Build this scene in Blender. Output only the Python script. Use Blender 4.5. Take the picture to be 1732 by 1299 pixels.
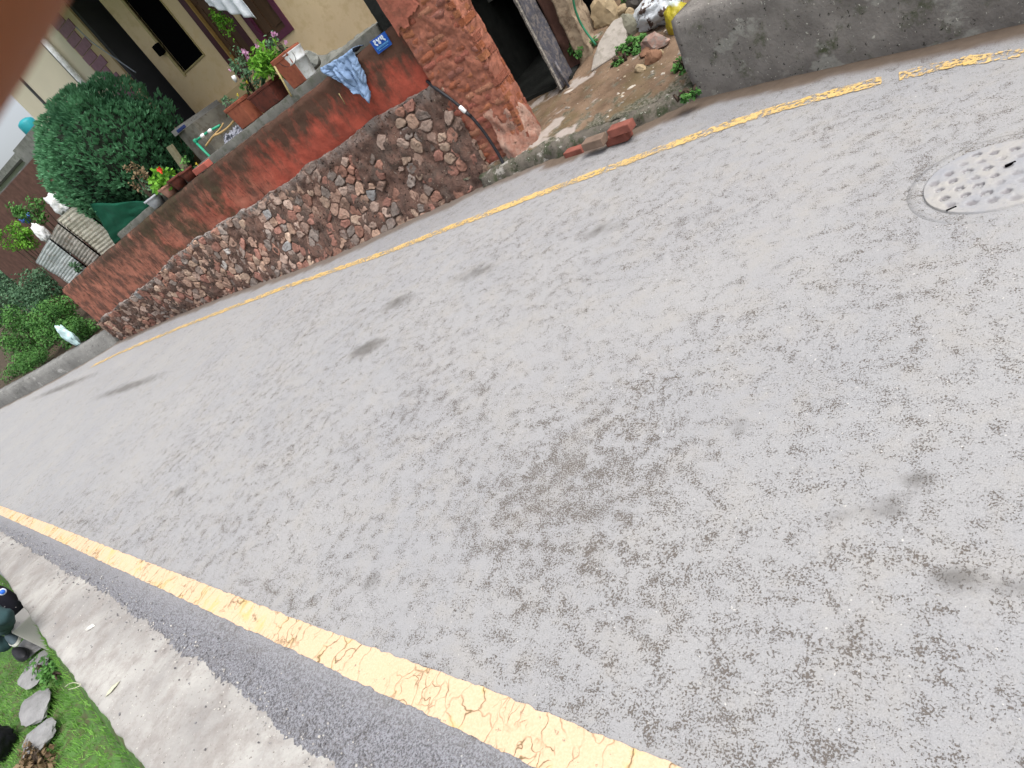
import bpy, math, random
from mathutils import Vector, Matrix, noise as mn
R = math.radians
rnd = random.Random(7)
for o in list(bpy.data.objects): bpy.data.objects.remove(o)
scene = bpy.context.scene
COL = scene.collection

# ------------------------------------------------------------------ camera
# wall frame: X runs along the boundary wall, Y away from the road, Z up
F = 1060.0; EYE = 1.7; CX, CY = 866.0, 649.5
CAM = Vector((3.574, -5.334, EYE))
_d = Vector((1935 - CX, 2075 - CY, F)).normalized()
_up = -_d
_fw = (Vector((0, 0, 1)) - Vector((0, 0, 1)).dot(_d) * _d).normalized()
_rt = _fw.cross(_up)
U2 = (0.71165621, -0.7025279); V2 = (0.7025279, 0.71165621)
def c2w(v):
    a, b, c = v.dot(_rt), v.dot(_fw), v.dot(_up)
    return Vector((U2[0]*a + U2[1]*b, V2[0]*a + V2[1]*b, c))
cam_data = bpy.data.cameras.new('Camera'); cam = bpy.data.objects.new('Camera', cam_data); COL.objects.link(cam)
ex, ey, ez = c2w(Vector((1,0,0))), -c2w(Vector((0,1,0))), -c2w(Vector((0,0,1)))
M = Matrix((ex, ey, ez)).transposed().to_4x4(); M.translation = CAM
cam.matrix_world = M
cam_data.sensor_width = 36; cam_data.lens = F / 1732 * 36
cam_data.clip_start = 0.005; cam_data.clip_end = 500
cam_data.dof.use_dof = True; cam_data.dof.focus_distance = 6.5; cam_data.dof.aperture_fstop = 26
scene.camera = cam

# ------------------------------------------------------------------ sky, sun, exposure
SUN_EL, SUN_AZ = R(60), R(110)
w = bpy.data.worlds.new('World'); scene.world = w; w.use_nodes = True
nt = w.node_tree; bg = nt.nodes['Background']
sky = nt.nodes.new('ShaderNodeTexSky'); sky.sky_type = 'NISHITA'; sky.sun_disc = False
sky.sun_elevation = SUN_EL; sky.sun_rotation = SUN_AZ
sky.air_density = 1.0; sky.dust_density = 6.0; sky.ozone_density = 1.0
hs = nt.nodes.new('ShaderNodeHueSaturation'); hs.inputs['Saturation'].default_value = 0.35
nt.links.new(sky.outputs[0], hs.inputs['Color']); nt.links.new(hs.outputs[0], bg.inputs[0])
bg.inputs[1].default_value = 0.15
sl = bpy.data.lights.new('Sun', 'SUN'); so = bpy.data.objects.new('Sun', sl); COL.objects.link(so)
sl.energy = 1.2; sl.angle = R(32); sl.color = (1.0, 0.97, 0.93)
sdir = Vector((math.sin(SUN_AZ)*math.cos(SUN_EL), math.cos(SUN_AZ)*math.cos(SUN_EL), math.sin(SUN_EL)))
so.rotation_euler = sdir.to_track_quat('Z', 'Y').to_euler()
vs = scene.view_settings; vs.view_transform = 'Standard'; vs.look = 'None'; vs.gamma = 1; vs.exposure = 0.66

# ------------------------------------------------------------------ pixel -> place
def ray(px, py): return c2w(Vector((px - CX, py - CY, F)))
def atY(px, py, Y):
    r = ray(px, py); t = (Y - CAM.y) / r.y; return CAM + r*t
def atZ(px, py, Z=0.0):
    r = ray(px, py); t = (Z - CAM.z) / r.z; return CAM + r*t
def hit(px, py, hf):
    r = ray(px, py).normalized(); t = 1.0
    while t < 40:
        p = CAM + r*t
        if p.z < hf(p.x, p.y): return p
        t += 0.01
    return CAM + r*8
def lerp(a, b, t): return a + (b-a)*t
def interp(pts, x):
    if x <= pts[0][0]: return pts[0][1]
    for (x0, y0), (x1, y1) in zip(pts, pts[1:]):
        if x <= x1: return lerp(y0, y1, (x-x0)/(x1-x0))
    return pts[-1][1]
def ns(x, y=0, z=0): return mn.noise(Vector((x, y, z)))
def fbm(x, y=0, z=0, o=4): return mn.fractal(Vector((x, y, z)), 0.7, 2.1, o)

# ------------------------------------------------------------------ mesh builder
class MB:
    def __init__(s): s.v = []; s.f = []; s.mi = []; s.tint = []; s.sm = []; s.attr = {}
    def face(s, idx, mi=0, tint=(.5,.5,.5), smooth=False):
        s.f.append(tuple(idx)); s.mi.append(mi); s.tint.append(tint); s.sm.append(smooth)
    def add(s, vs, fs, mi=0, tint=(.5,.5,.5), smooth=False):
        b = len(s.v); s.v += [tuple(p) for p in vs]
        for f in fs: s.face([b+i for i in f], mi, tint, smooth)
        return s
    def box(s, lo, hi, mi=0, tint=(.5,.5,.5), rot=None, c=None, jit=0):
        x0,y0,z0 = lo; x1,y1,z1 = hi
        P = [Vector(q) for q in [(x0,y0,z0),(x1,y0,z0),(x1,y1,z0),(x0,y1,z0),(x0,y0,z1),(x1,y0,z1),(x1,y1,z1),(x0,y1,z1)]]
        if jit: P = [p + Vector((rnd.uniform(-jit,jit), rnd.uniform(-jit,jit), rnd.uniform(-jit,jit))) for p in P]
        if rot is not None:
            cc = Vector(c) if c is not None else (Vector(lo)+Vector(hi))/2
            P = [cc + rot @ (p-cc) for p in P]
        return s.add(P, [(0,3,2,1),(4,5,6,7),(0,1,5,4),(1,2,6,5),(2,3,7,6),(3,0,4,7)], mi, tint)
    def prism(s, pts, d, mi=0, tint=(.5,.5,.5)):
        # polygon pts (Vector) extruded by vector d (away from the viewer)
        n = len(pts); P = [Vector(p) for p in pts] + [Vector(p)+Vector(d) for p in pts]
        fs = [tuple(range(n)), tuple(range(2*n-1, n-1, -1))] + [(i, i+n, (i+1)%n+n, (i+1)%n) for i in range(n)]
        return s.add(P, fs, mi, tint)
    def tube(s, pts, r, seg=8, mi=0, tint=(.5,.5,.5), cap=True):
        pts = [Vector(p) for p in pts]; n = len(pts); rings = []
        rr = r if isinstance(r, (list, tuple)) else [r]*n
        for i, p in enumerate(pts):
            t = (pts[min(i+1,n-1)] - pts[max(i-1,0)]).normalized()
            a = t.orthogonal().normalized() if i == 0 else (rings_a - t*rings_a.dot(t)).normalized()
            rings_a = a; b = t.cross(a)
            rings.append([p + (a*math.cos(k*2*math.pi/seg) + b*math.sin(k*2*math.pi/seg))*rr[i] for k in range(seg)])
        V = [q for ring in rings for q in ring]; fs = []
        for i in range(n-1):
            for k in range(seg): fs.append((i*seg+k, i*seg+(k+1)%seg, (i+1)*seg+(k+1)%seg, (i+1)*seg+k))
        if cap: fs += [tuple(range(seg-1,-1,-1)), tuple((n-1)*seg+k for k in range(seg))]
        return s.add(V, fs, mi, tint, True)
    def lathe(s, c, prof, seg=24, mi=0, tint=(.5,.5,.5), axis=None, wob=0):
        c = Vector(c); ax = Vector(axis or (0,0,1)).normalized(); a = ax.orthogonal().normalized(); b = ax.cross(a)
        V = []; fs = []
        for i, (r, h) in enumerate(prof):
            for k in range(seg):
                t = k*2*math.pi/seg; q = 1 + wob*ns(math.cos(t)*2+c.x*7, math.sin(t)*2, h*9)
                V.append(c + ax*h + (a*math.cos(t) + b*math.sin(t))*r*q)
        for i in range(len(prof)-1):
            for k in range(seg): fs.append((i*seg+k, i*seg+(k+1)%seg, (i+1)*seg+(k+1)%seg, (i+1)*seg+k))
        fs.append(tuple(range(seg-1,-1,-1))); fs.append(tuple((len(prof)-1)*seg+k for k in range(seg)))
        return s.add(V, fs, mi, tint, True)
    def leaf(s, p, n, size, asp=.5, mi=0, tint=(.5,.5,.5), up=None):
        n = Vector(n).normalized(); a = (Vector(up) - n*n.dot(Vector(up))) if up else n.orthogonal()
        if a.length < 1e-4: a = n.orthogonal()
        a.normalize()
        if not up: a = Matrix.Rotation(rnd.uniform(0, 6.28), 3, n) @ a
        b = n.cross(a); p = Vector(p)
        V = [p, p + a*size*.5 + b*size*asp*.5 + n*size*.05, p + a*size, p + a*size*.5 - b*size*asp*.5 + n*size*.05]
        return s.add(V, [(0,1,2,3)], mi, tint)
    def rock(s, c, r, mi=0, tint=(.5,.5,.5), rot=None, seed=0, sub=3, rough=.25, flat=0):
        # displaced icosphere, chiselled by planes
        vs, fs = ico(sub); q = random.Random(seed)
        planes = [(Vector((q.uniform(-1,1), q.uniform(-1,1), q.uniform(-1,1))).normalized(), q.uniform(.62,.9)) for _ in range(9)]
        out = []
        for v in vs:
            m = 1.0
            for n, dd in planes:
                k = v.dot(n)
                if k*m > dd: m = dd/k
            m *= 1 + rough*.35*ns(v.x*2.3+seed, v.y*2.3, v.z*2.3) + rough*.1*ns(v.x*7+seed, v.y*7, v.z*7)
            p = Vector((v.x*r[0]*m, v.y*r[1]*m, v.z*r[2]*m))
            if rot is not None: p = rot @ p
            out.append(p + Vector(c))
        return s.add(out, fs, mi, tint, False)
    def build(s, name, mats, parent=None, base=None, **props):
        me = bpy.data.meshes.new(name)
        off = Vector(base) if base is not None else (Vector(parent['_base']) if parent is not None else Vector((0,0,0)))
        me.from_pydata([(x-off.x, y-off.y, z-off.z) for x, y, z in s.v], [], s.f)
        if not isinstance(mats, (list, tuple)): mats = [mats]
        for m in mats: me.materials.append(m)
        me.polygons.foreach_set('material_index', s.mi); me.polygons.foreach_set('use_smooth', s.sm)
        at = me.attributes.new('tint', 'FLOAT_COLOR', 'FACE')
        fl = []
        for t in s.tint: fl += [t[0], t[1], t[2], 1.0]
        at.data.foreach_set('color', fl)
        for k, vals in s.attr.items():
            a2 = me.attributes.new(k, 'FLOAT', 'POINT'); a2.data.foreach_set('value', vals)
        me.update()
        o = bpy.data.objects.new(name, me); COL.objects.link(o)
        if parent is not None: o.parent = parent
        else: o.location = off
        for k, v in props.items(): o[k] = v
        return o
_ico = {}
def ico(sub):
    if sub in _ico: return _ico[sub]
    import bmesh
    bm = bmesh.new(); bmesh.ops.create_icosphere(bm, subdivisions=sub, radius=1)
    _ico[sub] = ([v.co.copy() for v in bm.verts], [tuple(v.index for v in f.verts) for f in bm.faces]); bm.free()
    return _ico[sub]
def thing(name, label, cat, base, group=None):
    o = bpy.data.objects.new(name, None); COL.objects.link(o); o.location = base; o.empty_display_size = .1
    o['_base'] = list(base); o['label'] = label; o['category'] = cat
    if group: o['group'] = group
    return o
def one(mb, name, mats, label, cat, base, group=None):
    o = mb.build(name, mats, None, base); o['label'] = label; o['category'] = cat
    if group: o['group'] = group
    return o
def struct(mb, name, mats, kind='structure'):
    o = mb.build(name, mats); o['kind'] = kind; return o
def grid(nx, ny, fn, smooth=True, mb=None, tint=(.5,.5,.5), mi=0):
    mb = mb or MB(); V = [fn(i/nx, j/ny) for j in range(ny+1) for i in range(nx+1)]
    fs = [(j*(nx+1)+i, j*(nx+1)+i+1, (j+1)*(nx+1)+i+1, (j+1)*(nx+1)+i) for j in range(ny) for i in range(nx)]
    return mb.add(V, fs, mi, tint, smooth)

# ------------------------------------------------------------------ materials
class NT:
    def __init__(s, name):
        s.m = bpy.data.materials.new(name); s.m.use_nodes = True; s.t = s.m.node_tree
        s.b = s.t.nodes['Principled BSDF']; s.geo = s.t.nodes.new('ShaderNodeNewGeometry'); s.pos = s.geo.outputs['Position']
    def n(s, ty): return s.t.nodes.new(ty)
    def link(s, a, b):
        if isinstance(a, bpy.types.NodeSocket): s.t.links.new(a, b)
        elif isinstance(a, (tuple, list)): b.default_value = (*a, 1) if len(a) == 3 and b.type == 'RGBA' else a
        else: b.default_value = a
    def scale(s, v, sc, rot=None):
        q = s.n('ShaderNodeMapping'); q.inputs['Scale'].default_value = sc
        if rot: q.inputs['Rotation'].default_value = rot
        s.link(v, q.inputs['Vector']); return q.outputs[0]
    def noise(s, sc, det=3, rough=.55, v=None, dist=0):
        q = s.n('ShaderNodeTexNoise'); s.link(v if v is not None else s.pos, q.inputs['Vector'])
        q.inputs['Scale'].default_value = sc; q.inputs['Detail'].default_value = det
        q.inputs['Roughness'].default_value = rough; q.inputs['Distortion'].default_value = dist
        return q.outputs['Fac']
    def vor(s, sc, feat='F1', v=None, out='Distance', rnd_=1):
        q = s.n('ShaderNodeTexVoronoi'); q.feature = feat; s.link(v if v is not None else s.pos, q.inputs['Vector'])
        q.inputs['Scale'].default_value = sc; q.inputs['Randomness'].default_value = rnd_; return q.outputs[out]
    def ramp(s, f, stops, interp='LINEAR'):
        q = s.n('ShaderNodeValToRGB'); s.link(f, q.inputs[0]); r = q.color_ramp; r.interpolation = interp
        while len(r.elements) < len(stops): r.elements.new(.5)
        for e, (p, c) in zip(r.elements, stops):
            e.position = p; e.color = (c, c, c, 1) if not isinstance(c, (tuple, list)) else (*c, 1)
        return q.outputs[0]
    def mix(s, f, a, b, mode='MIX'):
        q = s.n('ShaderNodeMix'); q.data_type = 'RGBA'; q.blend_type = mode; q.clamp_result = True
        s.link(f, q.inputs[0]); s.link(a, q.inputs[6]); s.link(b, q.inputs[7]); return q.outputs[2]
    def math(s, op, a, b=0.0, c=None, clamp=False):
        q = s.n('ShaderNodeMath'); q.operation = op; q.use_clamp = clamp; s.link(a, q.inputs[0]); s.link(b, q.inputs[1])
        if c is not None: s.link(c, q.inputs[2])
        return q.outputs[0]
    def attr(s, name, out='Color'):
        q = s.n('ShaderNodeAttribute'); q.attribute_name = name; return q.outputs[out]
    def sep(s, v, i):
        q = s.n('ShaderNodeSeparateXYZ'); s.link(v, q.inputs[0]); return q.outputs[i]
    def bump(s, h, st=.5, d=.01, prev=None):
        q = s.n('ShaderNodeBump'); q.inputs['Strength'].default_value = st; q.inputs['Distance'].default_value = d
        s.link(h, q.inputs['Height'])
        if prev is not None: s.link(prev, q.inputs['Normal'])
        return q.outputs[0]
    def done(s, col, rough=.8, nrm=None, spec=.3, metal=0, sheen=0):
        s.link(col, s.b.inputs['Base Color']); s.link(rough, s.b.inputs['Roughness'])
        s.b.inputs['Specular IOR Level'].default_value = spec; s.b.inputs['Metallic'].default_value = metal
        if nrm is not None: s.link(nrm, s.b.inputs['Normal'])
        return s.m
def simple(name, c, rough=.7, var=.25, sc=6, bump=.3, bd=.004, bsc=60, spec=.3, dirt=None, metal=0):
    k = NT(name); f = k.noise(sc, 5)
    col = k.mix(k.ramp(f, [(.3,0),(.7,1)]), tuple(x*(1-var) for x in c), tuple(min(1, x*(1+var)) for x in c))
    if dirt: col = k.mix(k.math('MULTIPLY', k.ramp(k.noise(sc*1.7+3, 6, .65), [(.48,0),(.62,1)]), .85), col, dirt)
    return k.done(col, rough, k.bump(k.noise(bsc, 4, .6), bump, bd), spec, metal)
def leafmat(name, dark, light, trans=.25, rough=.6):
    k = NT(name); col = k.mix(k.sep(k.attr('tint'), 0), dark, light)
    m = k.done(col, rough, None, .25)
    tr = k.n('ShaderNodeBsdfTranslucent'); k.link(col, tr.inputs[0])
    mx = k.n('ShaderNodeMixShader'); mx.inputs[0].default_value = trans
    k.t.links.new(k.b.outputs[0], mx.inputs[1]); k.t.links.new(tr.outputs[0], mx.inputs[2])
    k.t.links.new(mx.outputs[0], k.t.nodes['Material Output'].inputs[0]); return m

# road asphalt: worn pale binder with clusters of dark open aggregate
def m_road():
    k = NT('road_asphalt')
    base = k.mix(k.ramp(k.noise(.9, 5, .6), [(.35,0),(.68,1)]), (.314,.317,.324), (.342,.340,.336))
    base = k.mix(k.ramp(k.noise(240, 2, .6), [(.35,0),(.65,1)]), k.mix(1, base, (.86,.86,.87), 'MULTIPLY'), base)
    base = k.mix(k.math('MULTIPLY', k.ramp(k.noise(4.5, 6, .7), [(.48,0),(.66,1)]), .35), base, (.335,.315,.28))
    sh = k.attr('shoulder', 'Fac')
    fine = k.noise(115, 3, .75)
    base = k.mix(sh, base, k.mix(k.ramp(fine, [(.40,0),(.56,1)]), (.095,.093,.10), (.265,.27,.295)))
    # open texture mask
    warp = k.noise(3, 2)
    cl = k.math('ADD', k.noise(12, 8, .78), k.math('MULTIPLY', k.attr('cluster', 'Fac'), .09))
    cl = k.math('ADD', cl, k.math('MULTIPLY', k.math('SUBTRACT', k.noise(1.6, 3), .5), .22))
    g = k.noise(160, 2, .7)
    cl2 = k.math('ADD', k.math('MULTIPLY', k.ramp(cl, [(.44,0),(.66,1)]), .24), k.math('MULTIPLY', k.ramp(k.noise(26, 4, .7), [(.42,0),(.64,1)]), .06))
    msk = k.ramp(k.math('ADD', cl2, g), [(.695,0),(.765,1)])
    dots = k.math('MULTIPLY', k.ramp(k.noise(75, 3, .8), [(.585,0),(.65,1)]), k.math('MULTIPLY', k.ramp(k.noise(3, 4), [(.35,.15),(.65,1)]), .55))
    msk = k.math('MAXIMUM', msk, dots)
    msk = k.math('MULTIPLY', msk, k.math('SUBTRACT', 1.0, k.math('MULTIPLY', sh, .5)))
    col = k.mix(k.math('MULTIPLY', msk, .85), base, (.098,.080,.066))
    # occasional pale chips
    chip = k.math('MULTIPLY', k.ramp(k.noise(70, 1, .5), [(.755,0),(.78,1)]), .55)
    col = k.mix(chip, col, (.62,.6,.56))
    # patches (damp stains, potholes, painted shade where the far-left road drops)
    pt = k.attr('patch', 'Fac'); col = k.mix(k.math('MULTIPLY', k.ramp(k.math('ADD', pt, k.math('MULTIPLY', k.math('SUBTRACT', k.noise(12, 5, .7), .5), .6)), [(.12,0),(.75,1)]), .72), col, (.105,.098,.09))
    mu = k.attr('mud', 'Fac')
    col = k.mix(mu, col, k.mix(k.noise(14, 5), (.095,.07,.052), (.17,.13,.10)))
    h = k.math('SUBTRACT', k.math('MULTIPLY', k.noise(170, 3, .7), .5), k.math('MULTIPLY', msk, .9))
    h = k.math('ADD', h, k.math('MULTIPLY', k.math('MULTIPLY', fine, 2.2), sh))
    return k.done(col, .82, k.bump(h, .6, .006), .3)
ROAD = m_road()

def m_line(name, c, c2, crack, wear, thr):
    k = NT(name)
    st = k.scale(k.pos, (1.0, .42, 1), (0, 0, R(-8)))
    wv = k.n('ShaderNodeVectorMath'); wv.operation = 'ADD'
    nc = k.n('ShaderNodeTexNoise'); nc.inputs['Scale'].default_value = 9; nc.inputs['Detail'].default_value = 3; k.link(k.pos, nc.inputs['Vector'])
    sc_ = k.n('ShaderNodeVectorMath'); sc_.operation = 'SCALE'; sc_.inputs['Scale'].default_value = .13
    k.link(nc.outputs['Color'], sc_.inputs[0]); k.link(st, wv.inputs[0]); k.link(sc_.outputs[0], wv.inputs[1])
    e = k.vor(11, 'DISTANCE_TO_EDGE', wv.outputs[0])
    e2 = k.vor(23, 'DISTANCE_TO_EDGE', wv.outputs[0])
    cm = k.math('MULTIPLY', k.ramp(e, [(0,1),(.04,0)]), k.ramp(k.noise(3.5, 3), [(.42,0),(.56,1)]))
    cm2 = k.math('MULTIPLY', k.ramp(e2, [(0,1),(.05,0)]), k.ramp(k.noise(5.5, 3), [(.54,0),(.63,1)]))
    cm = k.math('MULTIPLY', k.math('MAXIMUM', cm, cm2), crack)
    col = k.mix(k.noise(5, 4), c, c2)
    col = k.mix(k.ramp(k.noise(130, 2), [(.4,0),(.6,1)]), k.mix(1, col, (.93,.91,.88), 'MULTIPLY'), col)
    halo = k.math('MULTIPLY', k.ramp(e, [(0,1),(.16,0)]), k.ramp(k.noise(4, 4), [(.5,0),(.6,1)]))
    col = k.mix(k.math('MULTIPLY', halo, .6), col, (.62,.42,.10))
    col = k.mix(k.math('MULTIPLY', cm, .95), col, (.13,.095,.035))
    spot = k.ramp(k.noise(34, 3, .7), [(.66,0),(.71,1)])
    col = k.mix(k.math('MULTIPLY', spot, .7), col, (.2,.17,.12))
    m = k.done(col, .62, k.bump(k.math('SUBTRACT', k.noise(90, 3), cm), .5, .004), .3)
    tb = k.n('ShaderNodeBsdfTransparent'); mx = k.n('ShaderNodeMixShader')
    wr = k.math('ADD', k.noise(42, 5, .75), k.math('MULTIPLY', k.noise(5, 2), wear))
    k.link(k.ramp(wr, [(thr, 0), (thr+.03, 1)]), mx.inputs[0])
    k.t.links.new(k.b.outputs[0], mx.inputs[1]); k.t.links.new(tb.outputs[0], mx.inputs[2])
    k.t.links.new(mx.outputs[0], k.t.nodes['Material Output'].inputs[0]); return m
LINE_NEAR = m_line('cream_road_paint', (.66,.455,.295), (.70,.495,.345), 1.0, .12, .715)
LINE_FAR = m_line('yellow_road_paint', (.62,.42,.15), (.68,.49,.24), .35, .40, .70)

def m_slab():
    k = NT('pale_dusty_concrete')
    col = k.mix(k.ramp(k.noise(1.6, 6, .6), [(.35,0),(.65,1)]), (.27,.26,.25), (.43,.42,.395))
    x = k.sep(k.pos, 0)
    col = k.mix(k.math('MULTIPLY', k.ramp(k.noise(7, 7, .75), [(.45,0),(.62,1)]), .6), col, (.225,.20,.185))
    col = k.mix(k.ramp(k.noise(70, 2), [(.7,0),(.74,1)]), col, (.6,.58,.52))
    col = k.mix(k.ramp(k.noise(55, 3, .7), [(.64,0),(.69,1)]), col, (.17,.15,.135))
    return k.done(col, .85, k.bump(k.math('ADD', k.noise(60, 5, .65), k.noise(25, 4)), .55, .006), .25)
SLAB = m_slab()

def m_concrete(name, dark, light, pale=(.30,.30,.27), moss=(.07,.08,.045), pa=.58, mo=.5, sc=3.0):
    k = NT(name)
    col = k.mix(k.ramp(k.noise(sc, 6, .65), [(.32,0),(.7,1)]), dark, light)
    col = k.mix(k.ramp(k.noise(sc*1.9, 7, .7), [(mo,0),(mo+.14,1)]), col, moss)
    col = k.mix(k.math('MULTIPLY', k.ramp(k.noise(sc*1.2, 8, .62, k.scale(k.pos, (1,1,1.4), (.3,.2,.9))), [(pa,0),(pa+.05,1)]), .8), col, pale)
    col = k.mix(k.ramp(k.noise(38, 3, .7), [(.66,0),(.69,1)]), col, (.5,.5,.44))
    col = k.mix(k.ramp(k.noise(30, 4, .7), [(.33,1),(.38,0)]), col, (.03,.03,.025))
    return k.done(col, .9, k.bump(k.math('ADD', k.noise(40, 5, .7), k.math('MULTIPLY', k.noise(9, 4), 1.5)), .7, .012), .2)
BLOCK = m_concrete('mossy_concrete', (.14,.13,.12), (.27,.255,.235), mo=.56)
KERB = m_concrete('mossy_kerb_concrete', (.07,.065,.055), (.17,.15,.125), (.38,.36,.33), (.045,.055,.03), .6, .48, 5)
GREYW = m_concrete('grey_wall_concrete', (.14,.14,.135), (.25,.25,.24), (.38,.38,.37), (.09,.095,.08), .62, .58, 2)

def m_plaster():
    k = NT('weathered_red_plaster')
    x = k.sep(k.pos, 0); z = k.sep(k.pos, 2)
    red = k.mix(k.ramp(k.noise(3, 6, .65), [(.38,0),(.62,1)]), (.24,.055,.037), (.40,.085,.055))
    old = k.mix(k.ramp(k.noise(4.5, 8, .72, k.scale(k.pos, (1.3,1,.8))), [(.42,0),(.55,1)]), (.135,.068,.052), (.36,.145,.10))
    left = k.math('ADD', k.math('MULTIPLY', x, -.28), k.math('MULTIPLY', k.math('SUBTRACT', k.noise(1.7, 5, .6), .5), 2.4))
    col = k.mix(k.ramp(left, [(.75,0),(1.25,1)]) if False else k.math('SMOOTH_MIN', k.math('MAXIMUM', k.math('SUBTRACT', left, .55), 0.0), 1.0, .1), red, old)
    # dark rain staining from the top of the wall
    top = k.math('MULTIPLY_ADD', k.math('SUBTRACT', z, 1.0), 1.5, .05)
    st = k.math('ADD', top, k.math('MULTIPLY', k.math('SUBTRACT', k.noise(4.2, 6, .68, k.scale(k.pos, (1.3,1,.6))), .5), 2.3))
    col = k.mix(k.math('MULTIPLY', k.ramp(st, [(.22,0),(.66,1)]), .90), col, k.mix(k.noise(7, 3), (.045,.030,.022), (.085,.06,.042)))
    # olive algae around the middle of the wall
    al = k.math('SUBTRACT', k.noise(2.2, 6, .65), k.math('MULTIPLY', k.math('ABSOLUTE', k.math('ADD', x, 5.0)), .085))
    col = k.mix(k.math('MULTIPLY', k.ramp(al, [(.42,0),(.52,1)]), .75), col, (.062,.052,.03))
    # streaks
    sk = k.ramp(k.noise(16, 6, .75, k.scale(k.pos, (1.2,1,.35))), [(.53,0),(.62,1)])
    col = k.mix(k.math('MULTIPLY', k.math('MULTIPLY', sk, k.ramp(left, [(.5,0),(1,1)])), .85), col, (.06,.035,.025))
    pale = k.ramp(k.noise(3.1, 4, .5, k.scale(k.pos, (1,1,1.3))), [(.74,0),(.755,1)])
    col = k.mix(k.math('MULTIPLY', pale, .7), col, (.38,.28,.23))
    return k.done(col, .88, k.bump(k.math('ADD', k.noise(34, 5, .7), k.math('MULTIPLY', k.noise(8, 4), 1.4)), .6, .012), .2)
PLASTER = m_plaster()

def m_mortar():
    k = NT('red_brown_mortar')
    col = k.mix(k.ramp(k.noise(5, 6, .65), [(.35,0),(.65,1)]), (.095,.064,.054), (.19,.112,.088))
    col = k.mix(k.math('MULTIPLY', k.ramp(k.noise(3.3, 6, .7), [(.5,0),(.6,1)]), .75), col, (.11,.085,.072))
    col = k.mix(k.math('MULTIPLY', k.attr('ledge', 'Fac'), k.ramp(k.noise(11, 6, .75), [(.40,0),(.55,1)])), col, (.36,.33,.31))
    col = k.mix(k.ramp(k.noise(45, 3, .7), [(.64,0),(.68,1)]), col, (.3,.25,.2))
    col = k.mix(k.ramp(k.noise(26, 4, .7), [(.36,1),(.42,0)]), col, (.025,.018,.015))
    return k.done(col, .92, k.bump(k.math('ADD', k.noise(28, 6, .75), k.noise(80, 3)), .9, .02), .15)
MORTAR = m_mortar()
def m_stone():
    k = NT('rubble_stone')
    t = k.attr('tint')
    col = k.mix(k.ramp(k.noise(13, 6, .7), [(.35,0),(.7,1)]), k.mix(1, t, (.62,.58,.56), 'MULTIPLY'), t)
    col = k.mix(k.math('MULTIPLY', k.ramp(k.noise(7, 6, .7), [(.54,0),(.66,1)]), .55), col, (.17,.085,.065))
    col = k.mix(k.ramp(k.noise(50, 4, .75), [(.33,1),(.40,0)]), col, (.05,.04,.035))
    return k.done(col, .85, k.bump(k.math('ADD', k.noise(30, 6, .7), k.math('MULTIPLY', k.vor(18, 'F1'), .8)), .7, .012), .25)
STONE = m_stone()
def m_brick():
    k = NT('old_orange_brick')
    t = k.attr('tint')
    col = k.mix(k.noise(22, 5, .7), k.mix(1, t, (.6,.55,.5), 'MULTIPLY'), t)
    z = k.sep(k.pos, 2)
    dirt = k.ramp(k.noise(6, 6, .7), [(.52,0),(.68,1)])
    col = k.mix(k.math('MULTIPLY', dirt, .65), col, (.17,.075,.055))
    col = k.mix(k.ramp(k.noise(40, 4, .75), [(.33,1),(.39,0)]), col, (.05,.025,.02))
    col = k.mix(k.ramp(k.noise(44, 3, .7), [(.67,0),(.7,1)]), col, (.42,.3,.24))
    return k.done(col, .9, k.bump(k.math('ADD', k.noise(30, 6, .75), k.noise(75, 3)), .9, .012), .15)
BRICK = m_brick()
def m_pinkplaster():
    k = NT('pink_grey_render')
    col = k.mix(k.ramp(k.noise(7, 6, .7), [(.35,0),(.65,1)]), (.27,.12,.085), (.36,.25,.20))
    z = k.sep(k.pos, 2)
    col = k.mix(k.ramp(k.noise(24, 5, .75), [(.34,1),(.42,0)]), col, (.10,.055,.04))
    return k.done(col, .9, k.bump(k.math('ADD', k.noise(26, 6, .7), k.noise(70, 3)), .8, .012), .15)
PINKP = m_pinkplaster()
def m_dirt():
    k = NT('damp_brown_earth')
    col = k.mix(k.ramp(k.noise(3.2, 7, .65), [(.33,0),(.66,1)]), (.105,.068,.044), (.215,.148,.10))
    col = k.mix(k.math('MULTIPLY', k.ramp(k.noise(2.1, 5, .6), [(.5,0),(.62,1)]), .55), col, (.105,.085,.04))
    col = k.mix(k.ramp(k.noise(60, 3, .7), [(.67,0),(.7,1)]), col, (.42,.38,.32))
    col = k.mix(k.ramp(k.noise(33, 5, .75), [(.34,1),(.40,0)]), col, (.045,.03,.02))
    col = k.mix(k.math('MULTIPLY', k.attr('moss', 'Fac'), .85), col, k.mix(k.ramp(k.noise(40, 5, .75), [(.42,0),(.6,1)]), (.035,.045,.025), (.19,.18,.15)))
    col = k.mix(k.attr('cement', 'Fac'), col, k.mix(k.noise(18, 5), (.27,.23,.20), (.40,.36,.33)))
    return k.done(col, .85, k.bump(k.math('ADD', k.noise(35, 6, .7), k.math('MULTIPLY', k.noise(9, 5), 1.4)), .7, .012), .2)
DIRT = m_dirt()
CREAM = simple('cream_house_paint', (.56,.44,.275), .8, .12, 1.3, .15, .003, dirt=(.50,.38,.22))
CREAM_D = simple('tan_house_paint', (.40,.31,.17), .8, .08, 1.3, .15, .003)
CREAM_P = simple('pale_cream_paint', (.62,.56,.44), .8, .05, 1.5, .12, .003)
GREYP = simple('grey_render', (.23,.235,.215), .85, .25, 2.5, .4, .006, 40, dirt=(.13,.14,.12))
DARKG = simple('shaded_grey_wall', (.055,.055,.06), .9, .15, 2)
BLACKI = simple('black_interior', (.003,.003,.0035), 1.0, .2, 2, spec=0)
TILE_P = simple('mauve_tile', (.25,.13,.17), .6, .15, 20, .2)
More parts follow.
